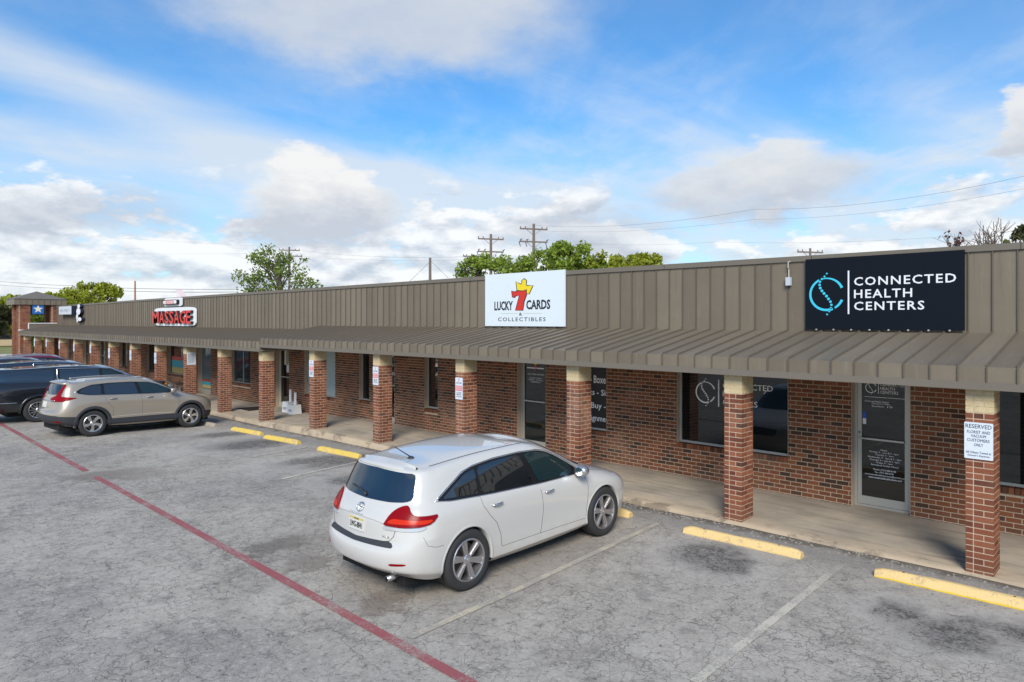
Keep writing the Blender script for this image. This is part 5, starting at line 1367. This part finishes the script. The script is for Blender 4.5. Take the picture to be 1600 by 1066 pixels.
for sg in (1, -1): V2.line('roof_rail', [(-1.5,sg*.58),(-.6,sg*.59),(.05,sg*.57)], 'top', pbr('satin_rail',(.5,.5,.5),.4,.7), .014, .03, False)
V2.patch('windscreen', rearpoly([(0,1.13),(-.62,1.14),(-.58,1.54),(0,1.59)]), 'front', CGLASS_F, .004, False)
V2.patch('headlight', [(1.85,.86),(2.12,.80),(2.14,.90),(1.98,.95),(1.86,.95)], 'side', PLAST, .006)
V2.patch('side_marker', [(1.80,.89),(1.92,.86),(1.93,.92),(1.82,.935)], 'side', LAMB, .010)
V2.finish(-23.82, 7.05, R(93.5), 1.06)

# ---------------- long black SUV
BLK = paint('black_paint', (.010,.012,.016), .25)
boxz = [(.2,.32),(.6,.78),(.86,1.17),(1.0,1.215),(1.1,1.28),(1.35,1.55),(1.6,1.83)]
V3 = Car('parked_car', 'long black SUV with chrome window frames between the beige SUV and blue-black SUV', dict(cat='car', paint=BLK, crease=[(3,0,3,.4),(1,0,12,.6),(6,2,8,.7),(5,8,13,.7),(4,9,13,.6),(8,0,9,.6),(9,1,7,.4)],
   map=mapper([(-2.47,-3.85),(-1.3875,-1.73),(0,.05),(1.3875,1.73),(2.43,2.72)], boxz, 1.07, {6:-.06,7:-.16,8:-.22,9:-.18}, tumble=.03), axles=(-1.73, 1.73), wr=.41, arch=.455, track=.87, pz=[(0,0),(.62,.68),(1.15,1.26),(1.68,1.745)]))
V3.under(); V3.arches(BLK, .06, .014); V3.wheels('g', RIM_B, .275, tw=.62)
V3.patch('window_surround', [(-1.20,1.17),(.90,1.14),(1.15,1.14),(.72,1.45),(.42,1.61),(.05,1.66),(-1.20,1.67)], 'side', BLACK, .003)
V3.patch('rear_window_side', [(-3.0,1.20),(-1.32,1.18),(-1.32,1.65),(-2.85,1.62)], 'side', CGLASS, .005)
V3.patch('rear_door_window', [(-1.15,1.19),(.02,1.18),(.0,1.64),(-1.15,1.645)], 'side', CGLASS, .011)
V3.patch('front_door_window', [(.10,1.18),(.92,1.16),(.62,1.43),(.36,1.58),(.08,1.63)], 'side', CGLASS_F, .011)
V3.line('window_trim', [(-1.22,1.165),(.90,1.135),(1.17,1.135),(.74,1.46),(.43,1.625),(.05,1.675),(-1.22,1.685)], 'side', CHROME, .016, .010, closed=True)
V3.line('rear_glass_trim', [(-3.05,1.18),(-2.95,1.40),(-2.87,1.60)], 'side', CHROME, .010, .004)
for p in ([(.05,1.14),(.07,.6)], [(-1.0,1.15),(-1.0,.95),(-1.15,.75)], [(1.12,1.2),(1.1,.55)]): V3.line('door_seam', p, 'side', SEAM, .005, -.001)
V3.line('bumper_chrome', [(-2.86,.62),(-2.3,.62)], 'side', CHROME, .012, .004)
V3.handles([(-.90,1.03),(.14,1.02)], CHROME); V3.mirror_(.98, 1.22, BLACK, .93, 1.3)
V3.patch('rear_window', rearpoly([(0,1.20),(-.66,1.21),(-.60,1.63),(0,1.66)]), 'rear', CGLASS, .005, False)
V3.patch('tail_light', cshift([(-.10,1.02),(.10,1.02),(.08,1.40),(-.08,1.40)], -1.74), 'corner', LRED_, .01)
V3.patch('number_plate', [(-.155,.95),(.155,.95),(.155,1.10),(-.155,1.10)], 'rear', pbr('plate_face',(.62,.62,.58),.4), .012, False, cham=0)
V3.patch('windscreen', rearpoly([(0,1.20),(-.70,1.21),(-.64,1.63),(0,1.68)]), 'front', CGLASS_F, .004, False)
V3.patch('headlight', [(2.18,.90),(2.44,.88),(2.42,1.06),(2.20,1.08)], 'side', LCLR, .006)
V3.patch('side_marker', [(2.06,.98),(2.16,.97),(2.16,1.03),(2.07,1.04)], 'side', LAMB, .010)
spoiler(V3, -2.85, -3.25, 1.79, .62)
V3.finish(-28.38, 7.03, R(91), 1.05, .96)
# ---------------- darker cars further along: full copies with their own paint
def clone_tree(o, parent=None, swap=None):
    c = o.copy(); COL.objects.link(c)
    if parent: c.parent = parent
    if swap and c.type == 'MESH' and any(m_ == swap[0] for m_ in c.data.materials):
        c.data = c.data.copy()
        for i, m_ in enumerate(c.data.materials):
            if m_ == swap[0]: c.data.materials[i] = swap[1]
    for ch in o.children: clone_tree(ch, c, swap)
    return c
def clone_car(car, label, col, x, y, ang, sc_, name, zs=1.0):
    r_ = clone_tree(car.root, None, (car.paint, paint(name, col, .25)))
    r_['label'] = label; car2 = object.__new__(Car); car2.root = r_; car2.cfg = car.cfg; car2.finish(x, y, ang, sc_, zs); return r_
clone_car(V3, 'blue-black SUV showing only its roof and side glass behind the long black SUV', (.010,.018,.035), -32.8, 7.1, R(91), .97, 'blue_black_paint', 1.03)
clone_car(V2, 'dark SUV with roof rails behind the blue-black SUV', (.02,.02,.03), -36.9, 6.6, R(91), 1.05, 'dark_paint', 1.09)
clone_car(V2, 'dark maroon car whose red roof line shows farthest left', (.12,.012,.03), -41.2, 8.3, R(91), 1.13, 'maroon_paint', .99)
# ------------------------------------------------------------------ trees
def leaf_mat(name, c0, c1, c2):
    m = bpy.data.materials.new(name); m.use_nodes = True; nt = m.node_tree; b = nt.nodes['Principled BSDF']
    g = nt.nodes.new('ShaderNodeNewGeometry'); c = ramp(nt, V(nt, g.outputs['Random Per Island']), [(0, c0), (.5, c1), (1, c2)])
    n, _ = tnoise(nt, g.outputs['Position'], .8, 3, .5); c = mixc(nt, n.step(.35,.65)*.5, c, [q*.6 for q in c1])
    nt.links.new(c, b.inputs['Base Color']); b.inputs['Roughness'].default_value = .6; b.inputs['Specular IOR Level'].default_value = .2
    tr = nt.nodes.new('ShaderNodeBsdfTranslucent'); nt.links.new(c, tr.inputs[0]); ms = nt.nodes.new('ShaderNodeMixShader'); ms.inputs[0].default_value = .4
    nt.links.new(b.outputs[0], ms.inputs[1]); nt.links.new(tr.outputs[0], ms.inputs[2]); nt.links.new(ms.outputs[0], nt.nodes['Material Output'].inputs[0]); return m
BARK = pbr('bark', (.11,.085,.065), .9, var=.3, vscale=6)
GR1 = leaf_mat('fresh_green_leaves', (.17,.25,.03), (.28,.38,.05), (.40,.50,.09))
GR2 = leaf_mat('mid_green_leaves', (.11,.17,.025), (.19,.27,.04), (.28,.36,.06))
GR3 = leaf_mat('yellow_green_leaves', (.24,.29,.025), (.38,.42,.04), (.52,.53,.09))
DKG = leaf_mat('dark_olive_leaves', (.06,.07,.03), (.10,.11,.045), (.16,.15,.06))
RST = leaf_mat('rusty_brown_leaves', (.07,.03,.025), (.12,.05,.035), (.16,.08,.05))
def grow_tree(name, label, base, height, rad, trunkr, leaf, mat, nleaf, seed, cat='tree', group=None, crown0=.3, spread=1.0, clumps=46, shape=1.0, lift=0):
    rg = random.Random(seed); E = empty(name, base); tag(E, label, cat, group)
    t = MB(); trunk_h = height*crown0
    t.tube([(0,0,-.3),(rg.uniform(-.1,.1),rg.uniform(-.1,.1),trunk_h*.5),(rg.uniform(-.2,.2),rg.uniform(-.2,.2),trunk_h),(rg.uniform(-.4,.4),0,height*.7),(rg.uniform(-.5,.5),0,height*.93)], [trunkr*1.2,trunkr,trunkr*.85,trunkr*.45,trunkr*.12], 8)
    cl = []
    for i in range(clumps):
        a = rg.uniform(0, 6.283); hh = rg.random()**.75; zc = trunk_h+(height-trunk_h)*(.08+.88*hh)
        prof = min(1, (1.06-hh)*3.2)**.55*(.6+.4*min(1, hh*3))*shape
        rr = rad*prof*math.sqrt(rg.random())*spread
        p = Vector((rr*math.cos(a), rr*math.sin(a), zc)); cl.append((p, rg.uniform(.10,.24)*rad*(1.15-.35*hh)))
        s0 = Vector((0, 0, max(trunk_h*.7, zc-rr*.9-height*.08))); mid = s0.lerp(p, .55)+Vector((rg.uniform(-.2,.2), rg.uniform(-.2,.2), .12*rr))
        t.tube([s0, mid, p], [trunkr*.28, trunkr*.15, trunkr*.04], 5, caps=False)
        for q in range(3):
            e = p+Vector((rg.gauss(0,1), rg.gauss(0,1), rg.gauss(.4,.8))).normalized()*rad*.26
            t.tube([mid.lerp(p,.6), p.lerp(e,.5), e], [trunkr*.07, trunkr*.05, trunkr*.02], 4, caps=False)
    t.build('trunk', BARK, E, smooth=True)
    m = MB(); wts = [c[1]**2 for c in cl]; tw = sum(wts)
    for (p, r_), w_ in zip(cl, wts):
        for i in range(int(nleaf*w_/tw)):
            d = Vector((rg.gauss(0,1), rg.gauss(0,1), rg.gauss(0,.8))).normalized()*r_*(rg.random()**.5)*1.45
            c0 = p+d; s_ = leaf*rg.uniform(.6,1.4)
            a1 = Vector((rg.gauss(0,1), rg.gauss(0,1), rg.gauss(0,1))).normalized(); a2 = a1.orthogonal().normalized(); a2 = Matrix.Rotation(rg.uniform(0,6.28), 3, a1) @ a2
            u, v = a2*s_, a1.cross(a2)*s_*.5
            b0 = len(m.v); m.v += [tuple(c0-u), tuple(c0+v), tuple(c0+u), tuple(c0-v)]; m.f.append([b0,b0+1,b0+2,b0+3]); m.m.append(0)
    m.build('crown', mat, E)
    return E
def top_at(px, py, Y): return at(px, py, Y)
G0 = -.5
def T(label, px, ptop, Y, halfpx, mat, nleaf, seed, leaf=.13, **k):
    p = at(px, ptop, Y); zd = (p-Vector((0,0,HC))).dot(FW); rad = halfpx*zd/F
    return grow_tree('tree', label, (p.x, p.y, G0), p.z-G0, rad, .04*p.z*.6+.06, leaf, mat, nleaf, seed, group=k.pop('group', None), **k)
TG = 'green trees behind the parapet'
T('loose leafy green tree left of the two power poles', 745, 400, 34, 46, GR1, 5200, 11, group=TG)
T('green tree crown just right of the left power pole', 795, 400, 36, 52, GR1, 7200, 12, group=TG)
T('bright green tree under the right power pole crossarms', 838, 390, 38, 48, GR1, 6000, 13, group=TG)
T('tallest dense green tree right of the power poles', 890, 378, 34, 52, GR1, 10500, 14, group=TG)
T('green tree with feathery top between the tallest crown and the end of the row', 955, 394, 35, 52, GR3, 6500, 15, group=TG)
T('low spreading green tree at the right end of the row', 1008, 395, 35, 44, GR3, 8500, 16, group=TG)
T('sparse green tree standing alone with a pole inside its crown', 436, 386, 34, 58, GR2, 3600, 21, leaf=.17, group=TG, clumps=60)
T('round yellow-green tree behind the far end of the parapet', 148, 443, 26, 41, GR3, 8000, 31, leaf=.22, clumps=60, group='trees beyond the sign tower')
T('yellow-green tree directly behind the sign tower roof', 84, 461, 20, 34, GR3, 7500, 32, leaf=.24, group='trees beyond the sign tower')
T('yellow-green tree left of the sign tower', 26, 465, 16, 34, GR3, 7000, 33, leaf=.24, group='trees beyond the sign tower')
T('dark olive tree at the left edge of the photo', -6, 476, 12, 24, DKG, 6500, 34, leaf=.22, group='trees beyond the sign tower', crown0=.42)
T('green tree seen through the sign tower opening', 60, 462, 18, 30, GR2, 6000, 35, leaf=.24, group='trees beyond the sign tower', crown0=.1)
# shrubs beyond the end pillars
for i, (px, py, Y, lab) in enumerate(((52,520,14,'low green shrub seen left between the last pillars'),(70,522,15,'low yellow-green shrub seen right between the last pillars'))):
    p = at(px, py, Y); grow_tree('shrub', lab, (p.x, p.y, -.5), p.z+.5+1.0, 1.5, .05, .14, GR3 if i else GR2, 1800, 50+i, cat='shrub', group='shrubs beyond the last pillars', crown0=.1, clumps=18)
# bare tree on the right
def bare_tree(label, px, ptop, Y, w_px, seed, rust):
    rg = random.Random(seed); p = at(px, ptop, Y); H = p.z+.5; zd = (p-Vector((0,0,HC))).dot(FW); rad = w_px*zd/F
    E = empty('bare_tree', (p.x, p.y, -.5)); tag(E, label, 'tree', 'bare trees right of the health sign')
    t = MB(); tips = []
    def br(a, d, L, r_, lv):
        pts = [a]; q = a.copy(); dd = d.copy()
        for i in range(4):
            dd = (dd+Vector((rg.gauss(0,.12), rg.gauss(0,.12), .05))).normalized(); q = q+dd*L/4; pts.append(q.copy())
        t.tube(pts, [max(.019, r_*(1-.15*i)) for i in range(5)], 5 if lv < 2 else 4, caps=False)
        if lv >= 4: tips.append(pts[-1]); return
        for k in range(rg.choice((3,3,4)) if lv else 8):
            s_ = pts[rg.choice((2,3,4))] if k else pts[4]
            nd = (dd+Vector((rg.gauss(0,.5), rg.gauss(0,.5), rg.uniform(-.1,.3)))).normalized(); br(s_, nd, L*rg.uniform(.66,.86), r_*.58, lv+1)
    t.tube([(0,0,-.2),(0,0,H*.2),(.05,.05,H*.38)], [.16,.13,.10], 7)
    for i in range(30):
        ang = rg.uniform(0, 6.283); rr = rad*math.sqrt(rg.random()); zt = H*(1-.30*(rr/rad)**2)*rg.uniform(.84, 1.0)
        tip = Vector((rr*math.cos(ang), rr*math.sin(ang), zt)); s0 = Vector((0, 0, H*rg.uniform(.15, .38))); pts = []
        for k in range(8):
            u = k/7; q = Vector((tip.x*u**.8, tip.y*u**.8, s0.z+(tip.z-s0.z)*u**1.15))+Vector((rg.gauss(0,.06), rg.gauss(0,.06), 0))*(.3+u); pts.append(q)
        t.tube(pts, [.055,.045,.038,.031,.026,.021,.016,.010], 5, caps=False)
        for k in (3, 4, 5, 6, 6):
            o0 = pts[k]; d = (pts[min(k+1, 7)]-pts[k-1]).normalized()
            for _ in range(2):
                e = o0+(d+Vector((rg.gauss(0,.45), rg.gauss(0,.45), rg.uniform(-.1,.2)))).normalized()*rg.uniform(.3, .9); mid = o0.lerp(e,.5)+Vector((rg.gauss(0,.04), rg.gauss(0,.04), .03))
                t.tube([o0, mid, e], [.014,.011,.007], 4, caps=False); tips.append(e)
                for _ in range(2):
                    e2 = mid+(e-mid+Vector((rg.gauss(0,.2), rg.gauss(0,.2), rg.gauss(.05,.1)))); t.tube([mid, e2], [.008,.005], 4, caps=False)
    t.build('trunk', BARK, E, smooth=True)
    if rust:
        m = MB()
        for q in tips:
            if q.dot(RT) > -rad*.05 and rust == 1: continue
            for i in range(2):
                c0 = q+Vector((rg.gauss(0,.12), rg.gauss(0,.12), rg.gauss(0,.12))); a1 = Vector((rg.gauss(0,1), rg.gauss(0,1), rg.gauss(0,1))).normalized()*.06; a2 = a1.orthogonal()
                b0 = len(m.v); m.v += [tuple(c0-a1), tuple(c0+a2), tuple(c0+a1), tuple(c0-a2)]; m.f.append([b0,b0+1,b0+2,b0+3]); m.m.append(0)
        m.build('crown', RST, E)
bare_tree('bare tree with a few rusty leaves, leftmost above the right end of the parapet', 1496, 352, 28, 34, 3, 1)
bare_tree('tall bare tree with upright twigs above the right end of the parapet', 1552, 327, 28, 48, 9, 0)
T('olive green tree at the right edge behind the parapet', 1603, 345, 30, 26, DKG, 2600, 61, leaf=.09, crown0=.4)
T('small olive tree below the bare twigs at the right', 1572, 368, 30, 15, GR2, 1500, 62, leaf=.09, crown0=.4)

# ------------------------------------------------------------------ power poles and wires
WOOD = pbr('weathered_pole_wood', (.17,.135,.115), .9, var=.25, vscale=2)
INS = pbr('insulator', (.10,.09,.10), .4)
def pole(label, px, ptop, Y, arms, r_=.15, switches=False, mat=None):
    p = at(px, ptop, Y); E = empty('utility_pole', (p.x, p.y, -.5)); tag(E, label, 'power pole', 'wooden power poles behind the strip')
    H = p.z+.5; m = MB(); m.tube([(0,0,0),(0,0,H*.5),(0,0,H)], [r_*1.2, r_, r_*.72], 10); m.build('post', mat or WOOD, E)
    out = []
    for (dz_, L) in arms:
        z = H-dz_; d = RT*.96+FW*.28; d.normalize(); nrm = Vector((-d.y, d.x, 0))
        c0 = Vector((0,0,z)); a, b = c0-d*L/2, c0+d*L/2; w_ = nrm*.05
        m = MB(); up = Vector((0,0,.06)); m.hexa([a-w_-up, b-w_-up, b+w_-up, a+w_-up, a-w_+up, b-w_+up, b+w_+up, a+w_+up]); arm = m.build('crossarm', WOOD, E)
        m = MB(); m.tube([c0-d*L*.28, Vector((0,0,z-.55))], .018, 4); m.tube([c0+d*L*.28, Vector((0,0,z-.55))], .018, 4); m.build('brace', WOOD, E)
        for t in (-.48, -.30, .30, .48) if not switches or dz_ < 1 else (-.48, -.25, .48):
            q = c0+d*L*t+up; m = MB(); m.tube([q, q+Vector((0,0,.10)), q+Vector((0,0,.16))], [.03,.05,.03], 6); m.build('insulator', INS, E)
            if switches and dz_ > 1:
                m = MB(); q = c0+d*L*t; m.tube([q+Vector((0,0,.25))+d*.15, q-Vector((0,0,.05))-d*.12, q-Vector((0,0,.45))], [.035,.045,.03], 6); m.build('fuse_switch', INS, E)
    return E
pole('left wooden power pole with two crossarms above the green trees', 767, 366, 43, [(.45,2.4),(1.6,2.4)], switches=True)
pole('right taller wooden power pole with two crossarms above the green trees', 834, 350, 43.5, [(.45,2.5),(1.55,2.5)], switches=True)
pole('plain wooden pole without crossarms left of the card shop sign', 672, 403, 40, [], .16)
pole('small distant pole with one crossarm left of the health sign', 1266, 388, 60, [(.35,2.6)], .12)
pole('thin orange-brown pole rising behind the parapet near the left trees', 211, 439, 40, [], .18, mat=pbr('orange_wood',(.35,.19,.12),.9))
pole('wooden power pole inside the sparse dark green tree', 452, 386, 40, [(.4,2.4),(1.1,3.0)])
pole('short pole top with a small crossarm left of the left power pole', 737, 397, 50, [(.25,1.9)], .1)
WIRE = pbr('wire', (.10,.10,.11), .6)
def wire(label, pts, r_=.012, sag=.0):
    P = [Vector(p) for p in pts]; Q = []
    for a, b in zip(P, P[1:]):
        n = 14
        for i in range(n): t = i/n; q = a.lerp(b, t); q.z -= sag*4*t*(1-t); Q.append(q)
    Q.append(P[-1]); m = MB(); m.tube(Q, r_, 4, caps=False); o = m.build('power_line', WIRE); tag(o, label, 'wire', 'overhead wires'); return o
wire('uppermost wire rising to the right edge of the sky', [at(834,352,43.5), at(1180,327,41), at(1640,266,40)], .008, .5)
wire('second wire below the uppermost one on the right', [at(834,360,43.5), at(1180,343,41), at(1640,287,40)], .006, .4)
wire('faint low wire above the health sign', [at(858,375,43.5), at(1120,378,42), at(1640,357,41)], .005, .3)
wire('faint wire running left from the left power pole', [at(767,400,43), at(430,386,42), at(-40,352,42)], .010, .6)
wire('second faint wire running left below the other', [at(767,404,43), at(430,396,42), at(-40,392,42)], .008, .5)
wire('dark upper wire crossing above the sign tower', [at(-30,437,30), at(130,447.5,34), at(372,452,40)], .045, .2)
wire('dark lower wire crossing above the sign tower', [at(-30,443,30), at(130,452,34), at(372,456.5,40)], .045, .2)
wire('guy wire falling right from the plain pole', [at(673,408,40), at(700,434,36)], .014)
wire('guy wire falling left from the plain pole', [at(671,410,40), at(640,440,36)], .014)
# far pale building behind the left trees
p = at(10, 505, 24); S = empty('far_building', (-135, 20, -.5)); tag(S, 'far pale tan building behind the trees at the left edge', 'building')
m = MB(); m.box(-8,8,-14,20,0,3.6); m.build('wall', pbr('tan_wall',(.55,.42,.26),.8,var=.15), S)
m = MB(); m.box(-8.4,8.4,-14.4,20.4,3.6,3.9); m.build('roof', METAL_D, S)
for i in range(6):
    m = MB(); m.box(8.0,8.05,-11+i*5,-9+i*5,1,2.4); m.build('window', GLASS, S)
# pebbles and debris along the walk edge and lot
rg = random.Random(4); m = MB()
for i in range(900):
    x = rg.uniform(-20, 2.5); y = 10.3-abs(rg.gauss(0,.16)); s_ = rg.uniform(.006,.02); z = lotz(x,y)
    b0 = len(m.v); m.v += [(x-s_,y-s_,z),(x+s_,y-s_*.7,z),(x+s_*.8,y+s_,z),(x-s_,y+s_*.8,z),(x+rg.uniform(-.3,.3)*s_,y,z+s_*1.1)]; m.f += [[b0,b0+1,b0+4],[b0+1,b0+2,b0+4],[b0+2,b0+3,b0+4],[b0+3,b0,b0+4]]; m.m += [0]*4
tag(m.build('gravel', pbr('gravel_grey',(.24,.22,.20),.9,var=.4,vscale=9)), 'loose grey gravel along the walk edge', 'gravel', kind='stuff')
for me_ in bpy.data.meshes: me_.validate()
